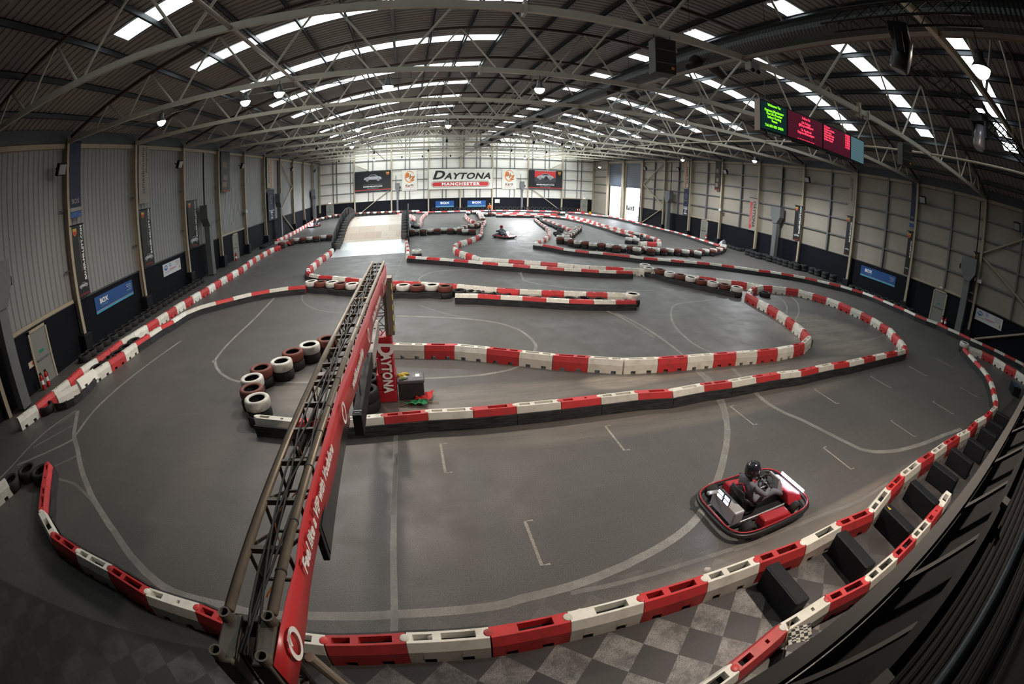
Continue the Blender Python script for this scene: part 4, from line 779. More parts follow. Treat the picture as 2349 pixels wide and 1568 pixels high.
RUNINFO = {   # how each wall of blocks is told apart
 'front': ('along the front kerb wall from the dark corner end', 'front kerb wall blocks'),
 'pitlane': ("along the pit lane's inner wall from the white tyre", 'pit lane wall blocks'),
 'apron': ('along the chequered apron wall below the gallery beam', 'apron wall blocks'),
 'hairpin_near': ('along the hairpin wall facing the start grid', 'hairpin grid side blocks'),
 'hairpin_far': ("along the hairpin's curved outer wall from its sharp corner", 'hairpin outer curve blocks'),
 'hairpin_inner': ("along the hairpin's inner wall from its narrow tip", 'hairpin inner wall blocks'),
 'island_front': ("along the tyre island's near edge past the painted tyres", 'tyre island near edge blocks'),
 'island_back': ("along the tyre island's rear edge from the gantry", 'tyre island rear edge blocks'),
 'left_inner': ('along the kerb sweeping out from the tyre island', 'sweeping kerb blocks'),
 'left_outer': ('along the outer wall below the blue sign', 'outer wall blocks'),
 'left_outer_far': ('along the outer wall on towards the bridge ramp', 'outer wall far stretch blocks'),
 'wall_curve': ('along the outer curve running behind the bridge ramp', 'curve behind the ramp blocks'),
 'ramp_left': ('along the curl from ramp foot to tyre island', 'ramp foot curl blocks'),
 'ramp_right': ("down the bridge ramp's open side", 'ramp side blocks'),
 'esses_front': ("along the esses' near wall from the lone white tyre", 'esses near wall blocks'),
 'esses_back': ("along the esses' rear wall towards the hairpin tip", 'esses rear wall blocks'),
 'esses_loop': ('along the snaking wall by the middle kart', 'snaking wall blocks'),
 'stub_left': ('along the short hook just behind the ramp crest', 'short hook blocks'),
 'stub_mid': ('along the short diagonal wall beyond the ramp crest', 'short diagonal blocks'),
 'stub_right': ('along the short wall by the far painted tyres', 'short far wall blocks'),
 'long_right': ('along the long outer wall from the chicane corner', 'long outer wall blocks'),
 'chicane_loop': ("along the chicane's bulging wall facing the middle kart", 'chicane bulge blocks'),
 'chicane_back': ("along the chicane's straight rear wall", 'chicane rear blocks'),
 'slip_front': ("along the slip road's near wall", 'slip road near blocks'),
 'slip_back': ("along the slip road's far wall and round tip", 'slip road far blocks'),
 'far_left': ('along the far straight under the big white banner', 'far straight blocks'),
 'right_outer': ('along the outer wall passing the bright doorways', 'doorway outer wall blocks'),
 'mid_front': ("along the marshal post's near wall", 'marshal post near blocks'),
 'mid_back': ("along the marshal post's rear wall", 'marshal post rear blocks'),
 'mid_short': ("along the marshal post's short spare row", 'marshal spare row blocks'),
}
NEARRUNS = ('front', 'pitlane', 'apron', 'hairpin_near', 'hairpin_far', 'hairpin_inner')
for rn, (cols, s) in RUNS.items():
    P = s; where, grp = RUNINFO[rn]
    for i in range(len(P) - 1):
        c = 'RW'[cols[i]]; a = Vector(P[i]); e = Vector(P[i + 1]); d = e - a
        o = bpy.data.objects.new('red_barrier_block' if c == 'R' else 'white_barrier_block', BM[c, random.choice((0, 0, 1, 2))])
        COL.objects.link(o); o.location = (a.x, a.y, 0); o.rotation_euler = (0, 0, math.atan2(d.y, d.x)); o.scale = (d.length / (BL + .012), 1, 1)
        tag(o, '%s plastic barrier block, %s %s' % ('red' if c == 'R' else 'white', nth(i), where), 'barrier block', grp)
        if rn in NEARRUNS and i < len(P) - 1:
            k = bpy.data.objects.new('hinge_knob', KNOB[c]); COL.objects.link(k); k.parent = o; k.location = (-.02, 0, 0)
# black boards and belting screwed to the track face of the walls
def skirt(run, i0, i1, side, label, h=.27, off=.165, step=99):
    P = [Vector(p) for p in RUNS[run][1]][i0:i1]
    def off_pts(dist):
        out = []
        for i, p in enumerate(P):
            t = (P[min(i + 1, len(P) - 1)] - P[max(i - 1, 0)]).normalized(); n = Vector((-t.y, t.x)) * side
            out.append(p + n * dist)
        return out
    A = off_pts(off); B_ = off_pts(off + .035); N = len(A)
    for q, k in enumerate(range(0, N - 1, step)):
        idx = list(range(k, min(k + step, N - 1) + 1)); n = len(idx); vs = []
        for i in idx:
            p, e = A[i], B_[i]
            if step < 99 and i == idx[-1]: p, e = p.lerp(A[i - 1], .012), e.lerp(B_[i - 1], .012)
            vs += [(p.x, p.y, 0), (p.x, p.y, h), (e.x, e.y, h), (e.x, e.y, 0)]
        fs = [(0, 1, 2, 3), ((n - 1) * 4 + 3, (n - 1) * 4 + 2, (n - 1) * 4 + 1, (n - 1) * 4)]
        for i in range(n - 1):
            for c in range(4): fs.append((i * 4 + c, (i + 1) * 4 + c, (i + 1) * 4 + (c + 1) % 4, i * 4 + (c + 1) % 4))
        o = MB().add(vs, fs).build('kerb_board', BOARD)
        tag(o, label % nth(q) if step < 99 else label, 'kerb board', 'timber boards of the hairpin wall' if step < 99 else None)
skirt('hairpin_near', 0, 99, -1, 'black timber kerb board, %s from the gantry along the hairpin wall', step=2)
skirt('hairpin_inner', 2, 11, 1, 'black belting round the hairpin tip facing the middle track')
skirt('island_front', 0, 99, -1, "black belting along the tyre island's near edge")
skirt('left_inner', 0, 12, 1, 'black belting along the kerb sweeping from the tyre island')
skirt('esses_front', 0, 99, -1, "black belting along the esses' near wall")
skirt('long_right', 0, 99, -1, 'black belting along the long outer wall curving past the pits')
skirt('ramp_left', 0, 13, -1, 'black belting round the curl at the ramp foot')
skirt('slip_front', 0, 99, -1, "black belting along the slip road's near wall")
skirt('far_left', 0, 99, -1, 'black belting under the far straight blocks')
skirt('right_outer', 0, 99, -1, 'black belting along the outer wall passing the bright doorways')
skirt('esses_loop', 0, 16, 1, 'dark belting inside the snaking wall by the middle kart')
skirt('front', 0, 12, 1, 'black belting on the track face of the front kerb wall')
skirt('front', 26, 99, 1, 'black belting on the pit lane bend of the front kerb wall')
skirt('mid_front', 0, 99, -1, "black belting along the marshal post's near wall")
skirt('chicane_loop', 0, 12, -1, "dark belting along the chicane's bulging wall")

def belt(P, side, label, h=.27, off=.36):
    RUNS['_'] = ((), P); skirt('_', 0, 99, side, label, h, off); del RUNS['_']
belt(tuple((x, y) for x, y in TYRES['island'][2]), -1, 'black belting along the front of the long painted tyre row of the island', .26, .35)
belt(tuple((x, y) for x, y in TYRES['esses_row'][2][1:]), -1, "black belting along the front of the esses' diagonal tyre row", .26, .35)
belt(((-3.0, 8.52), (-3.55, 8.66), (-4.02, 8.95), (-4.22, 9.4)), 1, 'black belting wrapped round the nose of the gantry hairpin', .26, .02)
belt(((-12.42, 14.9), (-12.48, 14.3), (-12.38, 13.6), (-12.1, 12.8), (-11.75, 12.1), (-11.5, 11.6), (-11.38, 11.1), (-11.35, 10.6), (-11.45, 10.2), (-11.65, 9.95), (-11.9, 9.85), (-12.2, 9.85)), 1, 'black belting curling round the end of the sweeping kerb', .24, .02)

# ------------------------------------------------------------------ tyres
TR, TH = .335, .27
def tyre_mesh(paint):
    prof = [(.205, 0.012), (.27, 0), (.31, .012), (TR - .006, .05), (TR, TH / 2), (TR - .006, TH - .05), (.31, TH - .012), (.27, TH), (.235, TH - .006), (.205, TH - .03), (.205, TH - .06), (.26, TH - .09), (.29, TH / 2), (.26, .09), (.205, .05)]
    mis = [1, 1, 0, 0, 0, 0, 0, 0, 0, 1, 1, 1, 1, 1, 1]
    return MB().lathe(prof, 28, mis=mis, close=True).mesh('tyre', [paint, RUBBER], True)
TM = {'W': tyre_mesh(TWHITE), 'R': tyre_mesh(TRED), 'K': tyre_mesh(RUBBER), 'G': tyre_mesh(TGREY)}
TINFO = {
 'hairpin': ("in the gantry hairpin's curved tyre row", 'gantry hairpin tyres'), 'pillar': ('beside the red padded gantry pillar', 'tyres by the red pillar'),
 'island': ('in the long tyre row of the island behind the gantry', 'island row tyres'), 'island_loose': ('lying loose inside the tyre island', 'loose island tyres'),
 'island_tip': ("at the tyre island's narrow end", None), 'left_gap': ('lying between the sweeping kerb and the outer wall', 'tyres between the walls'),
 'far_left_row': ("in the row crossing to the bridge ramp's outer panel", 'row beside the ramp panel'), 'left_far_bend': ('in the bend beyond the far blurred kart', 'far bend tyres'),
 'far_row': ('in the far row behind the bridge ramp', 'far row tyres'), 'esses_start': ('standing alone at the foot of the bridge ramp', None),
 'esses_row': ("in the esses' diagonal tyre row by the hairpin tip", 'esses row tyres'), 'gap_low': ('in the row crossing from ramp to snaking wall', 'crossing row tyres'),
 'gap_diag': ('in the diagonal row behind the crossing row', 'diagonal row tyres'), 'gap_top0': ('at the far head of the snaking wall', 'snaking wall head tyres'),
 'gap_top': ('in the column leading down to the snaking wall', 'snaking wall column tyres'), 'stub_black': ('lying inside the hook behind the ramp crest', 'hook tyres'),
 'stub_mid': ('at the end of the short diagonal wall', None), 'mid_tyres': ('in front of the orange clad marshal', 'marshal post tyres'),
 'slip_tyres': ("at the head of the slip road's walls", 'slip road head tyres'), 'chicane_tip': ('at the head of the chicane wall', None),
 'chicane_black': ('lying loose inside the chicane', 'loose chicane tyres'), 'chicane_black2': ('at the loose pile inside the chicane', 'loose chicane pile tyres'),
 'wedge_front': ('in the long painted row sweeping to the outer wall', 'sweeping row tyres'), 'wedge_diag': ("in the wedge's rear row inside the chicane", 'wedge rear row tyres'),
 'slip_pair': ("at the near end of the slip road island", 'slip island end tyres'), 'slip_black': ('lying loose inside the slip road island', 'loose slip island tyres'),
 'pit_tip': ('at the tip of the pit lane wall', None), 'bench': ('lying inside the hairpin tip', None), 'left_corner': ('in the dark corner by the red end block', 'dark corner tyres'),
 'right_stack': ('in the dark row below the railed wall', 'railed wall stack tyres'), 'right_low': ('lying by the stacked row under the railed wall', 'railed wall loose tyres'),
 'right_low2': ('lying below the blue sign of the railed wall', 'blue sign loose tyres'), 'left_wall_tyres': ('lying along the ribbed wall beyond the door', 'ribbed wall far tyres'),
 'left_wall_near': ('lying along the dark foot of the ribbed wall', 'ribbed wall near tyres'), 'far_wall_tyres': ('leaning along the foot of the end wall', 'end wall tyres')}
CN = {'W': 'white', 'R': 'brick red', 'K': 'black'}
def put_tyre(c, x, y, z, label, grp, name=None, rot=None):
    o = bpy.data.objects.new(name or {'W': 'white_painted_tyre', 'R': 'red_painted_tyre', 'K': 'loose_tyre'}[c], TM[c]); COL.objects.link(o)
    o.location = (x, y, z); o.rotation_euler = rot or (0, 0, random.uniform(0, 6.28)); tag(o, label, 'tyre', grp); return o
for rn, (lv, cols, s) in TYRES.items():
    where, grp = TINFO[rn]; P = s; one = len(P) == 1
    for i, (x, y) in enumerate(P):
        c = 'RWK'[cols[i]]; order = '' if one else nth(i) + ' '
        if rn == 'far_wall_tyres':
            put_tyre(c, x, y, TR - .06, 'black tyre, %s%s' % (order, where), grp, rot=(1.25, 0, 0)); continue
        if lv == 2:
            put_tyre('K', x + random.uniform(-.015, .015), y + random.uniform(-.015, .015), 0, 'bottom black tyre, %s%s' % (order, where), grp, 'black_tyre')
        put_tyre(c, x, y, TH * (lv - 1), '%s%s tyre, %s%s' % (CN[c], '' if c == 'K' else ' painted', order, where) if not one else '%s tyre %s' % (CN[c] + (' painted' if c != 'K' else ''), where), grp)

# black foam blocks across the apron lane
FB = [(4.44, 1.86, 2.72, .02), (6.05, 1.72, 2.66, .1), (7.60, 1.78, 2.62, .1), (9.04, 1.86, 2.76, .12), (10.50, 1.95, 2.83, 0), (11.93, 1.98, 2.83, .05), (13.34, 1.98, 2.72, 0), (14.84, 2.0, 2.72, -.03), (16.0, 2.05, 2.75, -.1), (17.4, 2.1, 2.8, -.2)]
for i, (x, y0, y1, a) in enumerate(FB):
    lab = 'black vinyl covered foam block, %s across the apron lane from the chequered flag' % nth(i)
    if i == 2: lab = 'torn black vinyl foam block with a yellow foam tear, across the apron lane'
    t = thing('foam_block', lab, 'foam block', (x, (y0 + y1) / 2, 0), -a, 'foam blocks across the apron lane')
    MB().bb((-.13, -(y1 - y0) / 2, 0), (.13, (y1 - y0) / 2, .46)).build('cover', FOAM, t, bevel=.025)
    MB().bb((-.135, -(y1 - y0) / 2 + .03, .44), (-.128, (y1 - y0) / 2 - .03, .452)).build('seam', mat('seam_grey', (.05, .05, .055), .6), t)
    if i == 2: shape('foam_tear', [(-.03, -.05), (.04, -.06), (.02, .07)], .006, YELLOW, t, Matrix.Translation((-.05, .32, .461)))
t = thing('foam_block', 'black padded box standing in the pit lane beyond the front kerb', 'foam block', (23.4, 3.1, 0), .5)
MB().bb((-.45, -.25, 0), (.45, .25, .42)).build('cover', FOAM, t, bevel=.03); MB().bb((-.4, -.2, .42), (.4, .2, .432)).build('lid', mat('blue_vinyl', (.03, .07, .12), .3), t)

# ------------------------------------------------------------------ start gantry
g = thing('start_gantry', 'worn steel lattice gantry spanning the start straight with cables on top', 'gantry', (-.94, 1.1, 0))
def G(x, y, z): return (x + .94, y - 1.1, z)
def lattice_tower(x0, x1, y0, y1, z0, z1, m, r=.026, bay=.3):
    out = []
    b = MB()
    for x in (x0, x1):
        for y in (y0, y1): b.tube([G(x, y, z0), G(x, y, z1)], r, 10)
    out.append(b)
    w = MB(); n = int((z1 - z0) / bay)
    for i in range(n):
        za, zb = z0 + bay * i, z0 + bay * (i + 1)
        for (p, q) in (((x0, y0), (x1, y0)), ((x1, y0), (x1, y1)), ((x1, y1), (x0, y1)), ((x0, y1), (x0, y0))):
            w.tube([G(*p, za), G(*q, za)], .012, 6); w.tube([G(*p, za) if i % 2 else G(*q, za), G(*q, zb) if i % 2 else G(*p, zb)], .011, 6)
    out.append(w); return out
# near tower (stands by the front kerb) and far tower
X0, X1 = -1.065, -.825
for nm, (x0, x1, y0, y1) in (('near', (X0, X1, .985, 1.22)), ('far', (-.875, -.62, 9.87, 10.12))):
    top = 3.32
    a, w = lattice_tower(x0, x1, y0, y1, .02, top - .02, GANTRY)
    tw = a.build('tower_leg', GANTRY, g); w.build('bracing', GANTRY, tw)
    MB().bb(G(x0 - .12, y0 - .12, 0), G(x1 + .12, y1 + .12, .02)).build('base_plate', GANTRY, tw)
# corner casting on the near tower: two thick cheek plates and four open sleeves
cp = MB(); cp.bb(G(X0 - .03, .95, 3.05), G(X0 + .075, 1.255, 3.29)); cp.bb(G(X1 - .075, .95, 3.05), G(X1 + .03, 1.255, 3.29))
cp = cp.build('corner_plate', GANTRY, g, bevel=.012)
for x in (X0, X1):
    for y in (.985, 1.22):
        MB().lathe([(.026, 3.26), (.034, 3.26), (.034, 3.345), (.024, 3.345), (.024, 3.27)], 16, G(x, y, 0), close=True).build('sleeve', GANTRY, cp, smooth=False)
MB().bb(G(X0 + .02, 1.225, 3.12), G(X1 - .02, 1.275, 3.27)).build('cross_plate', GANTRY, g, bevel=.008)
# horizontal truss: four chords, rungs and diagonals
ya, yb = 1.27, 9.87
def chx(side, y):      # the truss runs very slightly out of square
    t = (y - 1.22) / (9.87 - 1.22); return (X0 + .20 * t) if side < 0 else (X1 + .22 * t)
for s, m in ((-1, GANTRYW), (1, GANTRYW)):
    for z in (3.30, 3.04):
        MB().tube([G(chx(s, ya), ya, z), G(chx(s, yb + .25), yb + .25, z)], .03 if z > 3.2 else .024, 12).build('chord', GANTRYW if z > 3.2 else GANTRY, g, smooth=True)
rg = MB(); dg = MB(); nb = 19
for i in range(nb + 1):
    y = 1.72 + (9.9 - 1.72) * i / nb
    MB().beam(G(chx(-1, y), y, 3.295), G(chx(1, y), y, 3.295), .03, .04).build('rung', GANTRY, g); rg.tube([G(chx(-1, y), y, 3.04), G(chx(1, y), y, 3.04)], .013, 6)
    for s in (-1, 1):
        rg.tube([G(chx(s, y), y, 3.04), G(chx(s, y), y, 3.30)], .012, 6)
        if i < nb:
            y2 = y + (9.9 - 1.72) / nb
            dg.tube([G(chx(s, y), y, 3.30), G(chx(s, y2), y2, 3.04)], .012, 6)
rg.build('lacing', GANTRY, g); dg.build('diagonal_lacing', GANTRY, g)
# spigot joint plates mid span
for y in (4.05, 6.9): MB().bb(G(chx(-1, y), y - .04, 3.27), G(chx(1, y), y + .04, 3.31)).build('joint_plate', GANTRYW, g)
for k in range(4):   # cables draped along the truss
    P = [];
    for i in range(34):
        y = 1.0 + i * .27
        P.append(G(-.93 + .2 * (y / 10) + .05 * math.sin(i * .55 + k * 1.7) + (k - 1.5) * .022, y, 3.335 - .02 * abs(math.sin(i * .9 + k))))
    P.insert(0, G(-.95 + .02 * k, .92, 2.6)); MB().tube(P, .008, 6).build('cable', CABLE, g, smooth=True)
P = [G(-.92 + .07 * math.sin(i * 1.1), 1.45 + i * .16, 3.20 + .04 * math.sin(i * .8)) for i in range(20)]
MB().tube(P, .005, 6).build('cable', ORANGEC, g, smooth=True)
tie = mat('cable_tie', (.75, .73, .68), .6)
for i, y in enumerate((1.55, 1.95, 2.5, 2.95, 3.35, 3.9, 4.4, 4.9, 5.4, 5.9, 6.5)):
    MB().lathe([(.03, -.006), (.034, -.006), (.034, .006), (.03, .006)], 16, G(chx(1, y), y, 3.30), Matrix.Rotation(PI / 2, 3, 'X'), close=True).build('cable_tie', tie if y > 4.2 else CABLE, g)
# stay from the near tower foot
tag(MB().tube([(-.72, 1.2, 3.0), (-.35, 1.6, .03)], .03, 10).build('stay_pole', GANTRYW), 'pale steel stay pole leaning beside the gantry tower in front of the kerb', 'pole')

# long red banner hung on the track face of the gantry
bn = thing('gantry_banner', 'long red vinyl banner with white slogan hung along the gantry', 'banner', (-.79, 1.0, 3.3))
def bx(y): return chx(1, y) + .045
b = MB(); T_, B_ = [], []
for i in range(41):
    y = .97 + (10.0 - .97) * i / 40
    sag = .012 * math.sin(i * .9) + .01 * math.sin(i * .37); x = bx(y) + .79
    notch = .045 * math.exp(-((y - 1.62) / .16) ** 2)
    T_.append((x + sag * .3, y - 1.0, -.015 - notch)); B_.append((x + .012 + sag, y - 1.0, -.29 - .03 * min(1, max(0, (y - 1.7) / .4)) + notch * .3 - .15 * min(1, max(0, (y - 2) / 4))))
b.quadstrip(B_, T_); o = b.build('sheet', BANRED, bn, smooth=True); sm = o.modifiers.new('s', 'SOLIDIFY'); sm.thickness = .003
def bm(y, z): return Matrix(basis((bx(y + .2) - bx(y - .2), .4, 0), (-.04, 0, 1), (bx(y) + .79 + .034, y - 1.0, z)))
def ring_logo(y, z=-.175, s=1.0):
    ring('emblem', .085 * s, .105 * s, lambda t: .030 * s, .003, TXTW, bn, bm(y, z))
    shape('emblem_drop', [(-.045 * s, .095 * s), (.02 * s, .10 * s), (-.015 * s, .06 * s), (-.03 * s, .02 * s), (-.05 * s, .05 * s)], .003, TXTW, bn, bm(y, z))
ring_logo(1.19, -.15)
text('Feel like a VIP with Vodafone', .135, TXTW, bn, bm(2.32, -.125), sx=.80, shear=.12, bold=.004)
ring_logo(3.61, -.19)
text('vodafone.co.uk/vip', .155, TXTW, bn, bm(4.76, -.235), sx=.86, shear=.12, bold=.004)
ring_logo(5.93, -.27)
text('Feel like a VIP with Vodafone', .15, TXTW, bn, bm(7.3, -.27), sx=.80, shear=.12, bold=.004)
ring_logo(8.75, -.27)
text('vodafone.co.uk/vip', .13, TXTW, bn, bm(9.33, -.27), sx=.62, shear=.12, bold=.004)

# LED display boards hanging below the banner
d = thing('display_board', 'black display board hanging below the near part of the red banner', 'display board', (-.74, 2.2, 2.9))
MB().bb((-.05, 0, -.2), (.0, 2.0, .12)).build('case', SCREENB, d, bevel=.006); MB().bb((.0, .05, -.18), (.006, 1.95, .1)).build('screen', mat('display_dark', (.012, .012, .014), .2, spec=.6), d)
d = thing('display_board', 'black display board with maker lettering hanging nearer the red pillar', 'display board', (-.79, 5.03, 2.0))
MB().bb((-.065, 0, 0), (.055, 2.15, .30)).build('case', BLACKP, d, bevel=.006)
MB().bb((-.065, 2.15, 0), (.075, 4.0, .30)).build('cover_plate', mat('pale_plate', (.42, .39, .36), .5), d, bevel=.004)
for y in (2.6, 3.4): MB().lathe([(.02, .30), (.02, .315)], 12, (.03, y, 0)).build('fixing_bolt', BLACKP, d)
for y in (.6, 2.0, 3.6): MB().tube([(0, y, .30), (.0, y, .78)], .012, 6).build('hanger', GANTRY, d)
text('SCANLITE', .024, TXTW, d, basis((1, 0, 0), (0, 1, 0), (-.005, .12, .303)), bold=.001); text('01253 302723', .013, TXTW, d, basis((1, 0, 0), (0, 1, 0), (-.005, .07, .303)))

# red padded pillar with vertical lettering round the far tower foot
p = thing('padded_pillar', 'red vinyl padding wrapped round the gantry tower foot with white lettering', 'padded pillar', (-.72, 10.0, 0))
for i, (z0, z1, w, xo) in enumerate(((0, .33, .46, 0), (.33, .74, .47, 0), (.74, 1.16, .40, .015), (1.16, 1.66, .39, .02))):
    MB().bb((-w / 2 + xo, -.24, z0 + .004), (w / 2 + xo, .26, z1 - .004)).build('pad', VINRED, p, bevel=.035)
text('D', .50, TXTW, p, Matrix(basis((0, 0, -1), (1, 0, 0), (.03, -.268, 1.38))), bold=.02, shear=.1, sx=.85)
text('AYTONA', .31, TXTW, p, Matrix(basis((0, 0, -1), (1, 0, 0), (.03, -.272, .78))), bold=.013, shear=.1, sx=.72, spacing=1.08)
sl = thing('start_light_box', 'tall grey start light box with yellow strip fixed beside the lattice tower', 'start lights', (-.50, 10.0, 1.66))
MB().bb((-.09, -.16, 0), (.07, .16, 1.32)).build('housing', mat('box_bronze', (.24, .21, .18), .45, metal=.2, dirt=.4, dirtcol=(.22, .2, .17)), sl, bevel=.012)
for i in range(5): MB().bb((.052, -.163, .1 + .24 * i), (.062, -.158, .24 + .24 * i)).build('yellow_mark', TREADY, sl)

# toolbox, gloves, bottle and flags beside the pillar
t = thing('toolbox', 'dark grey plastic toolbox standing beside the red padded pillar', 'toolbox', (-.15, 10.08, 0))
MB().bb((-.31, -.24, 0), (.31, .24, .42)).build('body', mat('toolbox_body', (.03, .03, .033), .5), t, bevel=.03)
MB().bb((-.33, -.26, .42), (.33, .26, .52)).build('lid', TOOLB, t, bevel=.035)
MB().bb((.05, -.12, .52), (.26, .12, .527)).build('panel', mat('panel_grey', (.16, .16, .165), .5), t)
MB().bb((.12, -.07, .527), (.22, .09, .531)).build('label_plate', TXTW, t)
def blob(n, R, m, name, parent, loc, sq=(1, 1, .5), seed=1):
    rnd = random.Random(seed); b = MB(); prof = []
    for i in range(7):
        a = PI * i / 6; prof.append((max(1e-4, math.sin(a) * R), -math.cos(a) * R))
    b.lathe(prof, n); b.v = [(x * sq[0] * (1 + rnd.uniform(-.28, .28)), y * sq[1] * (1 + rnd.uniform(-.28, .28)), z * sq[2]) for x, y, z in b.v]
    return b.build(name, m, parent, loc, smooth=True)
def glove(name, label, loc, rz, m, s=1.0):
    t = thing(name, label, 'glove', loc, rz)
    pm = MB().tube([(0, 0, .02), (.05 * s, 0, .025), (.1 * s, 0, .02)], [.03 * s, .042 * s, .036 * s], 10).build('palm', m, t, smooth=True)
    for k in range(4): MB().tube([(.09 * s, (k - 1.5) * .02 * s, .02), (.14 * s, (k - 1.5) * .028 * s, .028), ((.175 - .012 * abs(k - 1.2)) * s, (k - 1.5) * .034 * s, .015)], [.012 * s, .012 * s, .009 * s], 8).build('finger', m, t, smooth=True)
    MB().tube([(.035 * s, .035 * s, .02), (.07 * s, .07 * s, .025), (.1 * s, .085 * s, .015)], [.014 * s, .012 * s, .01 * s], 8).build('thumb', m, t, smooth=True)
    MB().tube([(-.06 * s, 0, .02), (0, 0, .02)], [.042 * s, .034 * s], 10).build('cuff', m, t, smooth=True); return t
glove('work_glove', 'yellow work glove lying on the grey toolbox lid', (-.38, 10.12, .52), .5, YELLOW, 1.25)
glove('work_glove', 'second yellow work glove crumpled in front of the other on the toolbox', (-.30, 10.02, .525), 2.2, YELLOW, 1.2)
bt = thing('spray_bottle', 'small clear bottle with green label lying on the toolbox edge', 'bottle', (-.42, 9.88, .555))
MB().tube([(0, 0, 0), (.16, .07, 0), (.19, .083, 0), (.21, .092, 0)], [.035, .035, .015, .015], 12).build('bottle_body', mat('clear_plastic', (.6, .62, .6), .2), bt, smooth=True)
MB().tube([(.04, .017, 0), (.12, .052, 0)], .0365, 12).build('bottle_label', mat('label_green', (.25, .4, .12), .5), bt, smooth=True)
def flag(name, label, a, e, m, poly, seed):
    t = thing(name, label, 'flag', (a[0], a[1], .03)); d = Vector((e[0] - a[0], e[1] - a[1], 0))
    MB().tube([(0, 0, 0), d], .011, 8).build('stick', WOOD, t, smooth=True)
    rnd = random.Random(seed); b = MB(); n, mm = 12, 7; vs = []
    for i in range(n + 1):
        for j in range(mm + 1):
            u, v = i / n, j / mm
            A = Vector(poly[0]).lerp(Vector(poly[1]), u); B2 = Vector(poly[3]).lerp(Vector(poly[2]), u); P = A.lerp(B2, v)
            vs.append((P.x - a[0], P.y - a[1], .02 + .05 * abs(math.sin(u * 9 + v * 4 + seed)) + rnd.uniform(0, .02)))
    b.add(vs, [(i * (mm + 1) + j, i * (mm + 1) + j + 1, (i + 1) * (mm + 1) + j + 1, (i + 1) * (mm + 1) + j) for i in range(n) for j in range(mm)])
    o = b.build('cloth', m, t, smooth=True); return t
flag('red_flag', 'crumpled red flag lying on its stick beside the toolbox', (-.33, 9.80), (.48, 9.56), FRED, [(-.1, 9.70), (.30, 9.62), (.40, 10.12), (-.02, 9.88)], 2)
flag('green_flag', 'crumpled green flag lying in front of the red flag', (-.43, 9.53), (.1, 9.72), GREEN, [(-.35, 9.54), (.2, 9.40), (.22, 9.66), (-.02, 9.66)], 5)
# paper wads stuffed into the front kerb slots
for i, (x, y, lab) in enumerate(((.72, 3.00, 'crumpled paper wad in the slot of a red front kerb block'), (1.62, 3.05, 'grey rag ball in the slot of a white front kerb block'), (3.52, 3.12, 'crumpled wrapper in the slot of a white kerb block near the foam blocks'), (-.18, 3.0, 'crumpled silver wrapper in the white kerb block beside the red one'))):
    o = blob(12, .05, PAPER, 'paper_wad', None, (x, y, .36), (1.3, .8, .8), 11 + i); tag(o, lab, 'paper wad')
# chequered flag against the apron wall
t = thing('chequered_flag', 'small black and white chequered flag on the apron wall', 'flag', (4.05, 1.46, .42))
cm, nt, bs = new_mat('chequer_cloth'); ck = nt.nodes.new('ShaderNodeTexChecker'); ck.inputs['Scale'].default_value = 18; ck.inputs['Color1'].default_value = (.5, .47, .4, 1); ck.inputs['Color2'].default_value = (.02, .02, .02, 1)
nt.links.new(coords(nt, 'Object'), ck.inputs[0]); nt.links.new(ck.outputs[0], bs.inputs['Base Color']); bs.inputs['Roughness'].default_value = .8
b = MB(); L = []; R = []
for i in range(9): u = i / 8; L.append((-.02 + .16 * u * .2 + .19 - .19 * 0, 0, 0))
vs = []
for i in range(9):
    for j in range(9):
        u, v = i / 8 - .5, j / 8 - .5
        vs.append((u * .32, v * .32, .012 * math.sin(u * 9) + .01 * math.sin(v * 7)))
o = MB().add(vs, [(i * 9 + j, (i + 1) * 9 + j, (i + 1) * 9 + j + 1, i * 9 + j + 1) for i in range(8) for j in range(8)]).build('cloth', cm, t, smooth=True); o.rotation_euler = (-.45, .1, .95)
MB().tube([(-.28, -.16, -.3), (-.02, .25, .05)], .01, 8).build('stick', WOOD, t)
# ------------------------------------------------------------------ bridge ramp
DECK = [(32.2, .015), (34.6, .12), (36.9, .42), (38.6, .95), (40.2, 1.38), (41.8, 1.65), (43.6, 1.80), (45.6, 1.82), (47.6, 1.7), (50, 1.3), (53, .6), (55.5, .03)]
r = thing('bridge_ramp', 'humped wooden bridge ramp with steel foot and black side panels', 'ramp', (-3.05, 32.2, 0))
def rx(x): return x + 3.05
b = MB(); b.quadstrip([(rx(-5.78), y - 32.2, z) for y, z in DECK[2:]], [(rx(-.42), y - 32.2, z) for y, z in DECK[2:]])
b.f = [tuple(reversed(f)) for f in b.f]; o = b.build('deck', PLY, r); md = o.modifiers.new('s', 'SOLIDIFY'); md.thickness = .08; md.offset = -1
b = MB(); b.quadstrip([(rx(-5.8), y - 32.2, z + .004) for y, z in DECK[:3]], [(rx(-.4), y - 32.2, z + .004) for y, z in DECK[:3]])
b.f = [tuple(reversed(f)) for f in b.f]; o = b.build('steel_foot', RAMPSIL, r); md = o.modifiers.new('s', 'SOLIDIFY'); md.thickness = .03; md.offset = -1
def deckz(y):
    for (y0, z0), (y1, z1) in zip(DECK, DECK[1:]):
        if y0 <= y <= y1: return z0 + (z1 - z0) * (y - y0) / (y1 - y0)
    return 0
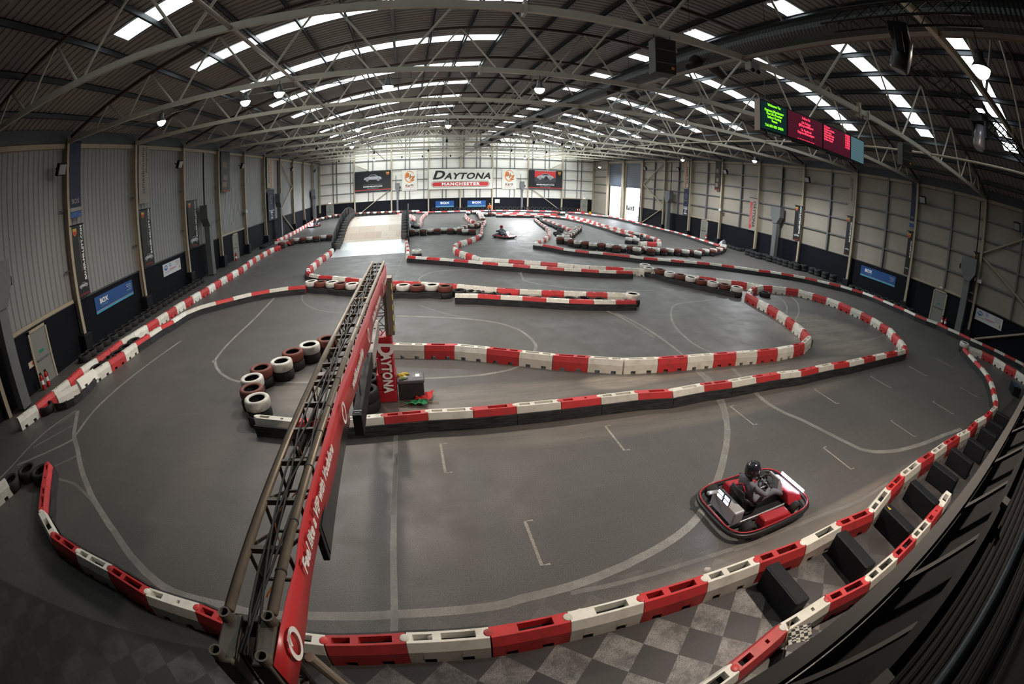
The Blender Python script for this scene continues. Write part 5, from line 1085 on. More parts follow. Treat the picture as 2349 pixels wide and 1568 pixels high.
for x, y0 in ((-6.12, 35.0), (-.12, 36.3)):
    prof = [(y0, 0), (y0, .75)] + [(y, deckz(y) + 1.08) for y in (y0 + 1.2, 38.6, 40.6, 43.6, 46.5, 48.8, 51)] + [(51, 0)]
    MB().prism([(y - 32.2, z) for y, z in prof], 0, rx(x) - .04, rx(x) + .04).build('side_panel', BOARD, r)
    for y in (37.4, 39.4, 41.4, 43.4, 45.4): MB().bb((rx(x) - .07, y - 32.25, .1), (rx(x) + .07, y - 32.15, deckz(y) + 1.0)).build('panel_batten', BLACKP, r)
MB().bb((rx(-5.75), 41.5 - 32.2, 0), (rx(-.45), 41.7 - 32.2, 1.5)).build('trestle', BLACKP, r)
MB().bb((rx(-5.75), 48.0 - 32.2, 0), (rx(-.45), 48.2 - 32.2, 1.45)).build('trestle', BLACKP, r)
for k, (x, y0, side) in enumerate(((-5.74, 35.3, "left as one drives up"), (-.46, 37.0, ""))):
    n = 17 if k == 0 else 13
    for i in range(n):
        y = y0 + .66 * i
        o = put_tyre('G', x, y, deckz(y) + (.02 if deckz(y) > .1 else 0), 'grey tyre on the ramp deck, %s up along the %s side panel' % (nth(i), 'ribbed wall' if k == 0 else 'esses'), 'tyres along the ramp panels', 'ramp_tyre')
        o.scale = (.8, .8, 1.5)

# ------------------------------------------------------------------ wall signs and banners
def wallM(side, pos):
    u = {'L': (0, 1, 0), 'R': (0, -1, 0), 'F': (1, 0, 0)}[side]; return basis(u, (0, 0, 1), pos)
T = Matrix.Translation
def box_sign(side, pos, w, h, label, simple=False):
    t = thing('wall_sign', label, 'sign', pos, 0); M = wallM(side, (0, 0, 0))
    plate('panel', w, h, .03, BLUE, t, M @ T((0, 0, .03)))
    plate('stripe', w, h * .09, .004, LBLUE, t, M @ T((0, -h * .45, .034))); plate('stripe', w, h * .06, .004, TXTGREY, t, M @ T((0, -h * .36, .034)))
    if simple:
        text('BOX', h * .46, TXTW, t, M @ T((0, h * .17, .034)), sx=1.5, bold=.014); text('technologies', h * .13, TXTGREY, t, M @ T((0, -h * .08, .034)), sx=1.5)
    else:
        text('BOX', h * .40, TXTW, t, M @ T((-w * .28, h * .13, .034)), sx=1.15, bold=.012); text('technologies', h * .17, mat('print_pale_blue', (.2, .33, .55), .6), t, M @ T((-w * .27, -h * .12, .034)))
        text('RETAIL TECHNOLOGY\nMOBILE COMPUTING\nAUTO RETAIL\nDATA TECHNOLOGY', h * .062, TXTW, t, M @ T((w * .46, h * .12, .034)), align='RIGHT', line=1.9)
    return t
box_sign('L', (XL + .07, 18.47, 1.61), 3.6, .76, 'blue BOX sign on the dark dado below the ribbed white wall')
box_sign('R', (XR - .07, 18.28, 1.52), 3.55, .76, 'blue BOX sign on the dark dado below the railed cream wall')
box_sign('F', (5.78, YF - .08, 1.18), 3.0, 1.02, 'blue BOX sign on the end wall further from the marshal', True)
box_sign('F', (11.03, YF - .08, 1.15), 3.03, 1.02, 'blue BOX sign on the end wall right behind the marshal'.replace('right ', 'just '), True)
def tpx_sign(side, pos, label):
    t = thing('notice_board', label, 'sign', pos); M = wallM(side, (0, 0, 0)); w, h = 2.38, .71
    plate('panel', w, h, .03, mat('notice_white', (.62, .64, .66), .5), t, M @ T((0, 0, .03)))
    ring('emblem', .24, .15, .235, .034, mat('notice_blue', (.03, .15, .42), .5), t, M @ T((-w * .34, h * .16, 0)))
    text('TPX', .2, TXTW, t, M @ T((-w * .34, h * .16, .036)), sx=1.1, bold=.004)
    shape('swoosh', [(-.1, .30), (.15, .33), (.25, .1), (.02, .05)], .002, mat('notice_pale_blue', (.33, .43, .6), .6), t, M @ T((-.30, 0, .032)))
    for i in range(4): plate('print_line', .62 - .05 * i, .025, .002, TXTGREY, t, M @ T((.78, .26 - .08 * i, .032)))
    plate('print_line', .9, .04, .002, TXTR, t, M @ T((.1, -.06, .032))); plate('print_line', 1.3, .03, .002, TXTGREY, t, M @ T((-.35, -.14, .032)))
    plate('badge', .12, .16, .004, GOLD, t, M @ T((w * .42, -h * .22, .034))); return t
tpx_sign('L', (XL + .07, 25.1, 1.62), 'white notice with blue oval emblem on the dado of the ribbed wall')
tpx_sign('R', (XR - .07, 7.78, 1.66), 'white notice with blue oval emblem on the dado near the diagonal wind brace')

def car(parent, M, w, m, rear=False, d=.004):
    """side view car print: body, windows, two wheels"""
    s = w / 4.0
    body = [(-2, -.35), (-1.95, .0), (-1.7, .2), (-1.0, .32), (-.55, .72), (.55, .76), (1.2, .36), (1.75, .22), (2, .0), (2, -.35)]
    shape('car_print', [(x * s, y * s) for x, y in reversed(body)], d, m, parent, M)
    shape('car_window', [(x * s, y * s) for x, y in reversed([(-.9, .34), (-.5, .64), (.45, .67), (1.0, .36)])], d + .002, TXTB, parent, M)
    for x in (-1.25, 1.25): ring('car_wheel', .38 * s, .38 * s, .37 * s, d + .003, TXTGREY, parent, M @ T((x * s, -.35 * s, 0)))
def badge(parent, M, s):
    shape('badge', [(x * s, y * s) for x, y in [(-.5, .5), (-.45, -.2), (0, -.6), (.45, -.2), (.5, .5)]], .004, GOLD, parent, M)
    shape('badge', [(x * s, y * s) for x, y in [(-.4, .1), (-.38, -.18), (0, -.5), (.38, -.18), (.4, .1)]], .006, TXTR, parent, M)
def auto_banner(pos, label, second):
    t = thing('wall_banner', label, 'banner', pos); M = wallM('F', (0, 0, 0)); w, h = 5.98, 3.3
    plate('sheet', w, h, .02, BANB, t, M)
    if second:
        plate('picture_panel', 3.7, 1.75, .004, TXTR, t, M @ T((-.05, .62, .004))); plate('picture_band', 3.7, .18, .004, TXTGREY, t, M @ T((-.05, 1.58, .005)))
        plate('picture_band', 3.7, .8, .004, mat('photo_dark', (.05, .05, .06), .5), t, M @ T((-.05, .02, .007)))
        car(t, M @ T((-.05, .55, .008)), 2.9, SILVER, True); ring('car_wheel', .33, .33, .32, .016, TXTB, t, M @ T((.1, .32, 0)))
    else: car(t, M @ T((0, .55, .003)), 2.9, SILVER)
    badge(t, M @ T((w * .41, h * .36, .004)), .5)
    text('WE ARE MANCHESTER, WE ARE ABARTH.', .17, TXTGREY, t, M @ T((0, -.55, .004)))
    text('BAUER-MILLETT.COM', .24, TXTW, t, M @ T((0, -.85, .004)), sx=1.35, bold=.008); text('0161 836 9225', .25, TXTGREY, t, M @ T((0, -1.16, .004)), sx=1.2)
    plate('stripe', w, .10, .004, TXTR, t, M @ T((0, -h / 2 + .28, .004))); plate('stripe', w, .03, .004, TXTGREY, t, M @ T((0, -h / 2 + .12, .004)))
auto_banner((-5.95, YF - .36, 5.46), 'black banner with side view of a pale car on the end wall behind the ramp', False)
auto_banner((22.65, YF - .36, 5.32), 'black banner with a silver car on red, on the end wall towards the doors', True)
def biz(pos, label):
    t = thing('wall_banner', label, 'banner', pos); M = wallM('F', (0, 0, 0)); plate('sheet', 2.4, 3.4, .02, BANW, t, M)
    ring('emblem', .78, .98, lambda f: .10 + .06 * math.sin(f * PI), .004, TXTO, t, M @ T((0, .58, 0)), a0=.5, a1=2 * PI + .2)
    for i, (c, x, y) in enumerate((('B', -.42, .85), ('I', .0, .60), ('Z', .38, .28))):
        text(c, .95, TXTB, t, M @ T((x + .03, y - .03, .006)), bold=.05, shear=.15); text(c, .95, TXTO, t, M @ T((x, y, .010)), bold=.02, shear=.15)
    text('Karts', .62, mat('print_maroon', (.12, .015, .01), .6), t, M @ T((-.05, -.86, .005)) @ Matrix.Rotation(.08, 4, 'Z'), shear=.25, bold=.012)
    plate('stripe', 1.6, .04, .004, TXTR, t, M @ T((0, -1.2, .005)) @ Matrix.Rotation(.05, 4, 'Z')); text('www.bizkarts.com', .2, TXTB, t, M @ T((0, -1.5, .005)), sx=1.3)
biz((.05, YF - .2, 5.32), 'white banner with orange round emblem on the end wall beside the black car banner')
biz((16.45, YF - .2, 5.29), 'white banner with orange round emblem nearer the red car banner')
t = thing('wall_banner', 'big white banner with large black lettering over a red lozenge on the end wall', 'banner', (8.4, YF - .38, 5.34)); M = wallM('F', (0, 0, 0))
plate('sheet', 10.45, 3.36, .02, BANW, t, M)
text('D', 1.95, TXTB, t, M @ T((-3.75, .62, .004)), sx=1.28, shear=.28, bold=.07); text('AYTONA', 1.42, TXTB, t, M @ T((1.05, .42, .004)), sx=1.2, shear=.28, bold=.05, spacing=1.1)
def lozenge(w, h, n=12):
    P = []
    for c, a0 in ((w / 2 - h / 2, -PI / 2), (-w / 2 + h / 2, PI / 2)):
        P += [(c + math.cos(a0 + PI * i / n) * h / 2, math.sin(a0 + PI * i / n) * h / 2) for i in range(n + 1)]
    return P
for w, h, z, m in ((9.5, .98, .003, TXTB), (9.36, .84, .005, BANW), (9.2, .68, .007, TXTR)): shape('lozenge', lozenge(w, h), z, m, t, M @ T((-.05, -.86, 0)))
text('MANCHESTER', .60, TXTW, t, M @ T((-.05, -.86, .009)), sx=1.35, bold=.03, spacing=1.28)

def drop(side, y, z0, z1, w, m, label):
    """tall banner on a side wall column: hangs across the hall side of the column"""
    pos = ((-14.72 if side == 'L' else 31.30), y, (z0 + z1) / 2)
    t = thing('column_banner', label, 'banner', pos); M = wallM(side, (0, 0, 0)); plate('sheet', w, z1 - z0, .012, m, t, M)
    MB().tube([M @ Vector((-w / 2 - .12, (z1 - z0) / 2 + .03, -.02)), M @ Vector((w / 2 + .06, (z1 - z0) / 2 + .03, -.02))], .03, 8).build('banner_pole', BLACKP, t); return t, M
def dealer(side, y, w, label):
    t, M = drop(side, y, 2.33, 5.36, w, BANB, label); s = 1 if side == 'L' else -1
    badge(t, M @ T((-w * .28 * 1, 1.25, .003)), .3)
    text('BAUER-MILLETT.COM', min(.23, w * .26), TXTW, t, M @ T((w * .32, .32, .003)) @ Matrix.Rotation(PI / 2, 4, 'Z'), sx=1.12, bold=.006)
    text('WE ARE MANCHESTER. WE ARE ABARTH.', min(.09, w * .1), TXTGREY, t, M @ T((w * .08, .3, .003)) @ Matrix.Rotation(PI / 2, 4, 'Z'), sx=.95)
    car(t, M @ T((0, -1.05, .003)), w * .78, SILVER); text('0161 836 9225', min(.11, w * .13), TXTR, t, M @ T((0, -1.42, .003)))
def boxdrop(side, y, w, label):
    t, M = drop(side, y, 5.70, 8.92, w, BANNAVY, label); text('BOX', w * .32, TXTGREY, t, M @ T((0, -.92, .003)), bold=.006); plate('stripe', w, .22, .004, BLUE, t, M @ T((0, -1.48, .003))); plate('stripe', w, .16, .004, TXTGREY, t, M @ T((0, -1.26, .003)))
def james(side, y, w, label):
    t, M = drop(side, y, 5.72, 8.88, w, BANGREY, label); k = 1 if side == 'L' else -1
    text('jamesbroome', min(.46, w * .55), TXTB, t, M @ T((-w * .08 * k, .2, .003)) @ Matrix.Rotation(k * PI / 2, 4, 'Z'), sx=1.0); text('photography', min(.28, w * .3), TXTB, t, M @ T((w * .24 * k, .75, .003)) @ Matrix.Rotation(k * PI / 2, 4, 'Z'), shear=.3)
    for i in range(3): plate('print_line', .06, .5, .003, TXTGREY, t, M @ T((w * .1 + i * .12, -1.0, .003)))
    for i in range(2): plate('print_line', w * .8, .04, .003, TXTGREY, t, M @ T((0, -1.4 - .08 * i, .003)))
def pix(side, y, w, label):
    t, M = drop(side, y, 5.70, 8.85, w, BANB, label); rnd = random.Random(4)
    for i, (yy, s) in enumerate(((.55, .5), (-.45, .45), (-1.0, .5))): o = plate('photo_print', w * s, .42, .004, (mat('photo_tan', (.20, .15, .11), .6)), t, M @ T((rnd.uniform(-.15, .15) * w, yy, .003)) @ Matrix.Rotation(rnd.uniform(-.2, .3), 4, 'Z'))
    plate('print_line', w * .8, .05, .004, TXTR, t, M @ T((0, -1.5, .003)))
def gp(side, y, w, label):
    t, M = drop(side, y, 5.64, 8.82, w, mat('banner_cream', (.40, .35, .27), .6), label); k = 1 if side == 'L' else -1
    text('Grand Prix', .46, mat('print_green', (.01, .06, .03), .6), t, M @ T((-w * .22 * k, -.1, .003)) @ Matrix.Rotation(k * PI / 2, 4, 'Z'), shear=.2, bold=.016); text('RACEWEAR.com', .42, TXTR, t, M @ T((w * .1 * k, -.05, .003)) @ Matrix.Rotation(k * PI / 2, 4, 'Z'), shear=.2, bold=.014)
def stand(side, y, w, label):
    t, M = drop(side, y, 2.24, 5.38, w, BANNAVY, label); ring('emblem', w * .2, .28, .05, .004, TXTGREY, t, M @ T((0, .75, 0))); text('Sparco', .3, TXTGREY, t, M @ T((0, .25, .003)), shear=.3, sx=.8)
    text('STAND\nG1\nTEAM', .26, TXTW, t, M @ T((0, -1.05, .003)), bold=.008, sx=.95, line=1.1); plate('stripe', w * .85, .05, .004, TXTW, t, M @ T((0, -.55, .003)))
boxdrop('L', 15.70, .84, 'navy drop banner with grey lettering on the ribbed wall above the blue sign')
dealer('L', 15.72, .84, 'black car dealer drop banner on the ribbed wall beside the blue sign')
james('L', 22.0, 1.15, 'stone coloured drop banner with black script on the ribbed white wall')
dealer('L', 22.0, 1.13, 'black car dealer drop banner below the stone banner on the ribbed wall')
dealer('L', 28.2, 1.5, 'black car dealer drop banner beside the grey heater on the ribbed wall')
pix('L', 34.55, 1.84, 'black photo collage drop banner on the ribbed wall')
gp('L', 47.05, 2.36, 'cream drop banner with green and red lettering on the ribbed wall')
stand('L', 47.15, 2.3, 'navy drop banner with white lettering below the cream one, ribbed wall')
boxdrop('R', 15.51, .42, 'navy drop banner on the railed wall above the blue sign')
dealer('R', 15.51, .42, 'black car dealer drop banner on the railed wall beside the blue sign')
james('R', 21.6, .58, 'stone coloured drop banner with black script on the railed wall')
dealer('R', 21.6, .56, 'black car dealer drop banner below the stone banner on the railed wall')
dealer('R', 27.55, .86, 'black car dealer drop banner between heater flue and column, railed wall')
pix('R', 39.9, .95, 'black photo collage drop banner on the railed wall')
gp('R', 46.05, 1.0, 'cream drop banner with green and red lettering on the railed wall')
stand('R', 45.9, .98, 'navy drop banner with white lettering below the cream one, railed wall')
dealer('R', 9.55, .4, 'dark drop banner on the railed wall beside the wind brace')
t, M = drop('R', 33.8, 2.22, 5.38, 1.02, BANGREY, 'stone drop banner with black over red lettering on the railed wall')
plate('stripe', .34, 2.6, .004, TXTR, t, M @ T((-.25, -.1, .003))); text('DAYTONA', .52, TXTB, t, M @ T((.2, .05, .004)) @ Matrix.Rotation(-PI / 2, 4, 'Z'), shear=.2, bold=.014); text('MANCHESTER', .28, BANGREY, t, M @ T((-.25, -.1, .006)) @ Matrix.Rotation(-PI / 2, 4, 'Z'), sx=1.1, bold=.006)
t = thing('pits_sign', 'small black sign with white capitals hanging in the nearer bright doorway', 'sign', (XR - .25, 60.7, 1.85)); M = wallM('R', (0, 0, 0))
plate('panel', 2.5, .72, .03, mat('sign_charcoal', (.05, .055, .06), .5), t, M); text('PITS', .8, TXTW, t, M @ T((0, 0, .004)), sx=1.25, bold=.03); MB().tube([(0, 0, .36), (0, 0, 3.05)], .012, 6).build('hanger', BLACKP, t)
t = thing('safety_notice', 'small white notice on the dark end wall dado beside a post', 'sign', (14.5, YF - .08, 1.55)); M = wallM('F', (0, 0, 0)); plate('panel', .8, .6, .02, TXTW, t, M @ T((0, 0, .02)))

# heaters: grey cabinet high on the wall with a long duct to the floor
def heater(side, y, label, far=False):
    x = {'L': -14.45, 'R': 31.0}.get(side); s = 1 if side == 'L' else -1
    if far: t = thing('warm_air_heater', label, 'heater', (y, YF - .35, 0)); ux, uy = (1, 0), (0, 1)
    else: t = thing('warm_air_heater', label, 'heater', (x, y, 0), 0); ux, uy = (0, 1), (-s, 0)
    def P(a, d, z): return (a * ux[0] + d * uy[0], a * ux[1] + d * uy[1], z)
    w = .24 if far else .42
    b = MB(); b.add([P(a, d, z) for a, z in ((-w * 1.5, 4.95), (w * 1.5, 4.95), (w * 1.5, 4.15), (w * .6, 3.45), (-w * .6, 3.45), (-w * 1.5, 4.0)) for d in (-.3, .3)], [(0, 2, 4, 6, 8, 10)[::-1], (1, 3, 5, 7, 9, 11)] + [(2 * i, 2 * ((i + 1) % 6), 2 * ((i + 1) % 6) + 1, 2 * i + 1) for i in range(6)])
    b.build('cabinet', GREYM, t)
    b = MB(); lo = P(-w * .6, -.22, .05); hi = P(w * .6, .22, 3.45); b.bb(lo, hi); b.build('duct', GREYM, t)
    lo = P(w * 1.5, -.12, 4.05); hi = P(w * 1.5 + .18, .12, 4.35); MB().bb(lo, hi).build('fan_box', BLACKP, t)
    MB().tube([P(-w, 0, 4.95), P(-w, 0, 6.2 if far else 8.6)], .05, 8).build('flue', GREYM if far else BLACKP, t)
heater('L', 30.1, 'grey warm air heater and duct on the ribbed wall by the photo collage')
heater('L', 49.3, 'grey warm air heater and duct by the cream banner, ribbed wall')
heater('L', 68.6, 'small grey heater in the far corner of the ribbed wall')
heater('L', 9.95, 'grey duct rising in the dark beside the extinguishers')
heater('R', 9.95, 'grey warm air heater and duct between door and white notice, railed wall')
heater('R', 30.0, 'grey warm air heater and duct on the railed wall by the stacked tyres')
heater('R', 49.4, 'grey warm air heater and duct on the railed wall by the wind braces')
heater('F', -1.93, 'grey heater duct on the end wall beside the round emblem banner by the ramp', True)
heater('F', 18.6, 'grey heater duct on the end wall beside the red car banner', True)

# wall floodlights, unlit
for i, (side, y) in enumerate([('L', 14.4), ('L', 26.0), ('L', 37.8), ('L', 55.4), ('L', 69.6), ('R', 55.7), ('R', 47.4), ('R', 38.1), ('R', 26.4), ('R', 14.5), ('R', 6.4)]):
    x, s = (-14.45, 1) if side == 'L' else (30.95, -1)
    t = thing('wall_floodlight', 'black square floodlight, %s high on the %s wall counted from the gallery end' % (nth(sum(1 for q in [('L', 14.4), ('L', 26.0), ('L', 37.8), ('L', 55.4), ('L', 69.6)] if q[1] < y) if side == 'L' else 5 - (i - 5)), 'ribbed' if side == 'L' else 'railed'), 'floodlight', (x, y, 7.76), 0, 'unlit wall floodlights')
    R = Matrix.Rotation(s * .35, 3, 'Y')
    MB().box((0, 0, 0), (.2, .55, .5), R).build('housing', BLACKP, t, bevel=.02); MB().box(R @ Vector((s * .105, 0, 0)), (.012, .46, .40), R).build('glass', mat('flood_glass', (.25, .26, .27), .15, spec=.8), t)
    MB().beam((-s * .1, 0, 0), (-s * .38, 0, .12), .06, .06).build('bracket', BLACKP, t)
    o = t

# fire extinguishers
for i, (x, y, lab) in enumerate([(-14.6, 11.45, 'red fire extinguisher nearer the gallery beside the door in the ribbed wall'), (-14.6, 11.78, 'red fire extinguisher closer to the door in the ribbed wall'), (31.3, 11.55, 'red fire extinguisher next to the door in the railed wall'), (31.3, 11.25, 'red fire extinguisher beside the heater duct, railed wall'), (31.3, 41.3, 'red fire extinguisher standing by the far door of the railed wall'), (28.6, 75.1, 'red fire extinguisher on the end wall, further from the door'), (28.95, 75.1, 'red fire extinguisher on the end wall, beside the door'), (-12.4, 75.1, 'red fire extinguisher by the door behind the ramp'), (-14.65, 35.6, 'red fire extinguisher by the narrow door in the ribbed wall')]):
    t = thing('fire_extinguisher', lab, 'fire extinguisher', (x, y, .005))
    MB().lathe([(.085, 0), (.088, .02), (.088, .46), (.06, .53), (.03, .56)], 16).build('cylinder_body', EXTR, t, smooth=True); MB().lathe([(.0885, .2), (.0885, .36)], 16).build('label_band', TXTW, t)
    MB().box((0, 0, .60), (.05, .12, .07)).build('valve', BLACKP, t); MB().tube([(0, .04, .58), (.09, .06, .5), (.1, .05, .25)], .012, 6).build('hose', BLACKP, t)
t = thing('extinguisher_sign', 'pale sign above the two fire extinguishers by the grey duct', 'sign', (XL + .08, 11.45, 1.0)); plate('panel', .4, .22, .01, mat('sign_cream', (.55, .45, .35), .6), t, wallM('L', (0, 0, 0))); plate('symbol', .1, .1, .004, TXTR, t, wallM('L', (.0, .0, 0)) @ T((.08, 0, .004)))

# ------------------------------------------------------------------ hanging things
def lamp(x, y, z, warm, label, power=3000, on=True):
    t = thing('high_bay_lamp', label, 'lamp', (x, y, z), 0, 'high bay lamps under the trusses')
    MB().lathe([(.05, .34), (.09, .32), (.10, .14), (.19, .02), (.20, 0), (.185, 0), (.09, .12)], 20).build('reflector', mat('lamp_housing', (.12, .12, .12), .4, metal=.6), t, smooth=True)
    MB().lathe([(1e-4, -.17), (.07, -.155), (.13, -.11), (.165, -.05), (.175, .012)], 20).build('lens', (LAMPW if warm else LAMP) if on else mat('lens_off', (.4, .4, .4), .2), t, smooth=True)
    MB().tube([(0, 0, .33), (0, 0, 8.9 - z)], .012, 6).build('hanger', BLACKP, t)
    if on:
        ld = bpy.data.lights.new('lamp_light', 'SPOT'); ld.energy = power; ld.spot_size = 2.9; ld.spot_blend = .6; ld.shadow_soft_size = .15; ld.color = (1, .84, .70) if warm else (.95, .97, 1)
        lo = bpy.data.objects.new('lamp_light', ld); COL.objects.link(lo); lo.parent = t; lo.location = (0, 0, -.24)
LL = [(-9.35, 15.21, 8.42, 1, 'first glowing lamp out from the ribbed wall on the nearest lamp bar'.replace('nearest', 'first')), (-5.75, 15.21, 8.42, 1, 'second glowing lamp out from the ribbed wall on the first lamp bar'), (-4.4, 14.9, 8.45, 0, 'dazzling white lamp just beside the second lamp of the first bar'), (-.75, 15.21, 8.36, 1, 'warm glowing lamp midway along the first lamp bar'), (4.32, 15.21, 8.36, 1, 'warm glowing lamp on the first bar closest to the black duct'.replace('closest', 'next')),
      (-3.05, 27.21, 8.42, 0, 'glowing lamp above the bridge ramp on the second lamp bar'), (2.25, 27.21, 8.42, 0, 'glowing lamp on the second bar next to the black duct'), (25.1, 27.21, 8.3, 0, 'dazzling white lamp high in front of the railed wall'), (26.1, 39.21, 8.35, 0, 'small white lamp near the railed wall before the roller doors'), (-4.9, 39.21, 8.42, 0, 'small glowing lamp on the third lamp bar'), (-4.8, 63.2, 8.4, 0, 'far glowing lamp in front of the black car banner'), (16.0, 63.2, 8.4, 0, 'far glowing lamp above the red car banner side'), (28.6, 66, 7.8, 0, 'white lamp in the corner by the roller doors'), (7.35, 2.1, 8.0, 1, 'warm glowing lamp on the black stage lighting truss')]
LP = [250, 400, 700, 1500, 700, 900, 600, 2600, 2000, 900, 9000, 11000, 1500, 2200]
for a, q in zip(LL, LP): lamp(*a, q)
for y, lab in ((15.21, 'thin conduit bar carrying five lamps below the second truss'), (27.21, 'thin conduit bar below the fourth truss'), (39.21, 'thin conduit bar below the sixth truss')):
    t = thing('lamp_bar', lab, 'lamp bar', (-12, y + .12, 8.66))
    MB().tube([(0, 0, 0), (20, 0, 0)], .018, 6).build('bar', GREYM, t)
    for i in range(11): MB().tube([(i * 2, -.12, .2), (i * 2, 0, 0)], .008, 5).build('hanger', BLACKP, t)
# tiny black spotlights under the far trusses, emergency twin lamps, track warning signs
for x, y in ((-8.0, 39.2), (-9.7, 63.2), (3.15, 39.2), (1.8, 63.2), (-1.0, 63.2), (-3.9, 51.2), (2.1, 51.2), (5.6, 63.2), (10.7, 39.2), (13.3, 39.2), (16.4, 39.2), (15.5, 51.2), (11.4, 51.2), (11.1, 63.2)):
    t = thing('roof_spotlight', 'tiny black spotlight clamped under a far roof truss', 'spotlight', (x, y, 8.62), random.uniform(-.5, .5), 'tiny spotlights under the far trusses')
    MB().tube([(0, 0, .25), (0, 0, .02)], .015, 6).build('clamp', BLACKP, t); R = Matrix.Rotation(.8, 3, 'X')
    MB().lathe([(.05, .14), (.09, .1), (.10, -.12)], 12, (0, 0, -.06), R).build('can', BLACKP, t); MB().lathe([(1e-4, -.125), (.085, -.122)], 12, (0, 0, -.06), R).build('lens', TWH, t)
for p, lab in (((-14.66, 39.0, 3.75), 'small white twin spot emergency lamp on a ribbed wall column'), ((31.18, 39.0, 3.62), 'small white twin spot emergency lamp on the column by the far door, railed wall'), ((31.18, 9.0, 3.69), 'small white twin spot emergency lamp on the column beside the heater flue')):
    t = thing('emergency_lamp', lab, 'lamp', p); MB().box((0, 0, 0), (.14, .36, .22)).build('lamp_body', TWH, t, bevel=.01)
    for dy in (-.12, .12): MB().lathe([(.03, 0), (.07, .06), (.07, .08)], 12, (0, dy, .11)).build('spot', TWH, t, smooth=True)
t = thing('warning_sign', 'small yellow triangular sign on the outer wall before the roller doors', 'sign', (26.6, 64.4, .42)); shape('panel', [(-.24, 0), (.24, 0), (0, .42)], .02, mat('sign_yellow', (.7, .45, .02), .5), t, wallM('F', (0, 0, 0))); MB().tube([(0, .02, -.4), (0, .02, .1)], .015, 6).build('post', BLACKP, t)
t = thing('warning_sign', 'small red square sign on the outer wall beside the yellow triangle', 'sign', (25.6, 64.9, .42)); plate('panel', .42, .36, .02, TXTR, t, wallM('F', (0, 0, .18))); MB().tube([(0, .02, -.4), (0, .02, .1)], .015, 6).build('post', BLACKP, t)
# ventilation duct with jet nozzles
t = thing('ventilation_duct', 'large black spiral ventilation duct running the length of the roof', 'duct', (9.35, 0, 10.0))
b = MB(); prof = []; N = 20; y = -8.0; k = 0; rows = []
while y < 64.5: rows.append((y, .435 if k % 2 == 0 else .427)); y += .065; k += 1
vs = [(rr * math.cos(2 * PI * i / N), yy, rr * math.sin(2 * PI * i / N)) for yy, rr in rows for i in range(N)]
fs = [(j * N + i, (j + 1) * N + i, (j + 1) * N + (i + 1) % N, j * N + (i + 1) % N) for j in range(len(rows) - 1) for i in range(N)]
fs.append(tuple((len(rows) - 1) * N + i for i in range(N))); b.add(vs, fs); b.build('duct_tube', DUCTM, t, smooth=False)
nz = mat('nozzle_grey', (.05, .045, .043), .45, metal=.3)
for i, y in enumerate((12.8, 19.2, 25.6, 31.8, 38, 44.5, 51, 57.5)):
    for s in (-1, 1):
        d = Vector((s * .75, -.25, -.62)).normalized(); a = d * .40 + Vector((0, y, 0))
        n = MB().tube([a, a + d * .18, a + d * .3, a + d * .62], [.24, .24, .20, .15], 16).build('jet_nozzle', nz, t, smooth=True)
        MB().tube([a + d * .625, a + d * .63], [.13, .13], 16).build('nozzle_mouth', BLACKP, n)
for y in (3.5, 9.5, 13.5, 18.5, 24, 30, 36, 42, 48, 54, 60): MB().tube([(0, y, .42), (0, y, 3.2)], .008, 5).build('hanger_wire', BLACKP, t)
# loudspeakers and projector box
def speaker(x, y, z, label, rz=0):
    t = thing('loudspeaker', label, 'loudspeaker', (x, y, z), rz)
    MB().box((0, .08, 0), (.52, .45, .90)).build('cabinet', mat('speaker_case', (.035, .032, .03), .6), t, bevel=.015); MB().bb((-.235, -.155, -.43), (.235, -.145, .43)).build('grille', mat('speaker_grille', (.018, .015, .014), .7, bump=.6, scale=30), t)
    MB().bb((.13, -.16, -.34), (.20, -.156, -.27)).build('badge', TXTO, t)
    for z2 in (.14, -.2): MB().bb((-.23, -.158, z2), (.23, -.154, z2 + .008)).build('grille_seam', TXTGREY, t)
    for dx in (-.2, .2): MB().tube([(dx, .08, .45), (dx, .08, .62)], .01, 6).build('hanger', BLACKP, t)
speaker(5.52, 9.1, 8.28, 'black loudspeaker hanging from the truss in front of the black duct', -.15)
speaker(17.4, 9.1, 8.22, 'dark loudspeaker hanging from the truss beyond the scoreboard', -.5)
t = thing('sensor_box', 'small pale grey camera box hanging from the truss beside the duct', 'camera', (8.25, 9.0, 8.72))
MB().box((0, 0, 0), (.34, .25, .22)).build('case', mat('sensor_grey', (.32, .32, .31), .5), t, bevel=.01)
for dx in (-.1, .1): MB().lathe([(.06, -.02), (.05, .06), (.02, .07)], 14, (dx, -.1, -.12), Matrix.Rotation(2.2, 3, 'X')).build('lens', BLACKP, t)
MB().tube([(0, 0, .11), (0, .1, .3)], .02, 8).build('mount', BLACKP, t)
# dot matrix scoreboard
s = thing('scoreboard', 'wide dot matrix scoreboard with green and red lettering hanging from the truss', 'scoreboard', (8.72, 9.25, 7.05))
MODS = [(0, 1.12), (1.12, 2.86), (2.86, 4.50), (4.50, 5.42)]
for i, (a, e) in enumerate(MODS):
    o = MB().bb((a + .008, 0, 0), (e - .008, .22, .9)).build('module_case', SCREENB, s)
    MB().bb((a + .035, -.006, .07), (e - .035, 0, .86)).build('screen', (SCRG, SCRR, SCRR, SCRB)[i], o)
    for k in range(11): MB().bb((a + .035, -.009, .07 + .072 * k), (e - .035, -.006, .074 + .072 * k)).build('screen_line', BLACKP, o)
    MB().bb((a + .3, 0, -.04), (e - .2, .1, 0)).build('tally_bar', BLACKP, o)
MB().bb((-.015, -.005, .0), (0, .22, .9)).build('end_cap', mat('pale_end', (.45, .38, .33), .5), s)
SM = basis((1, 0, 0), (0, 0, 1), (0, -.012, 0))
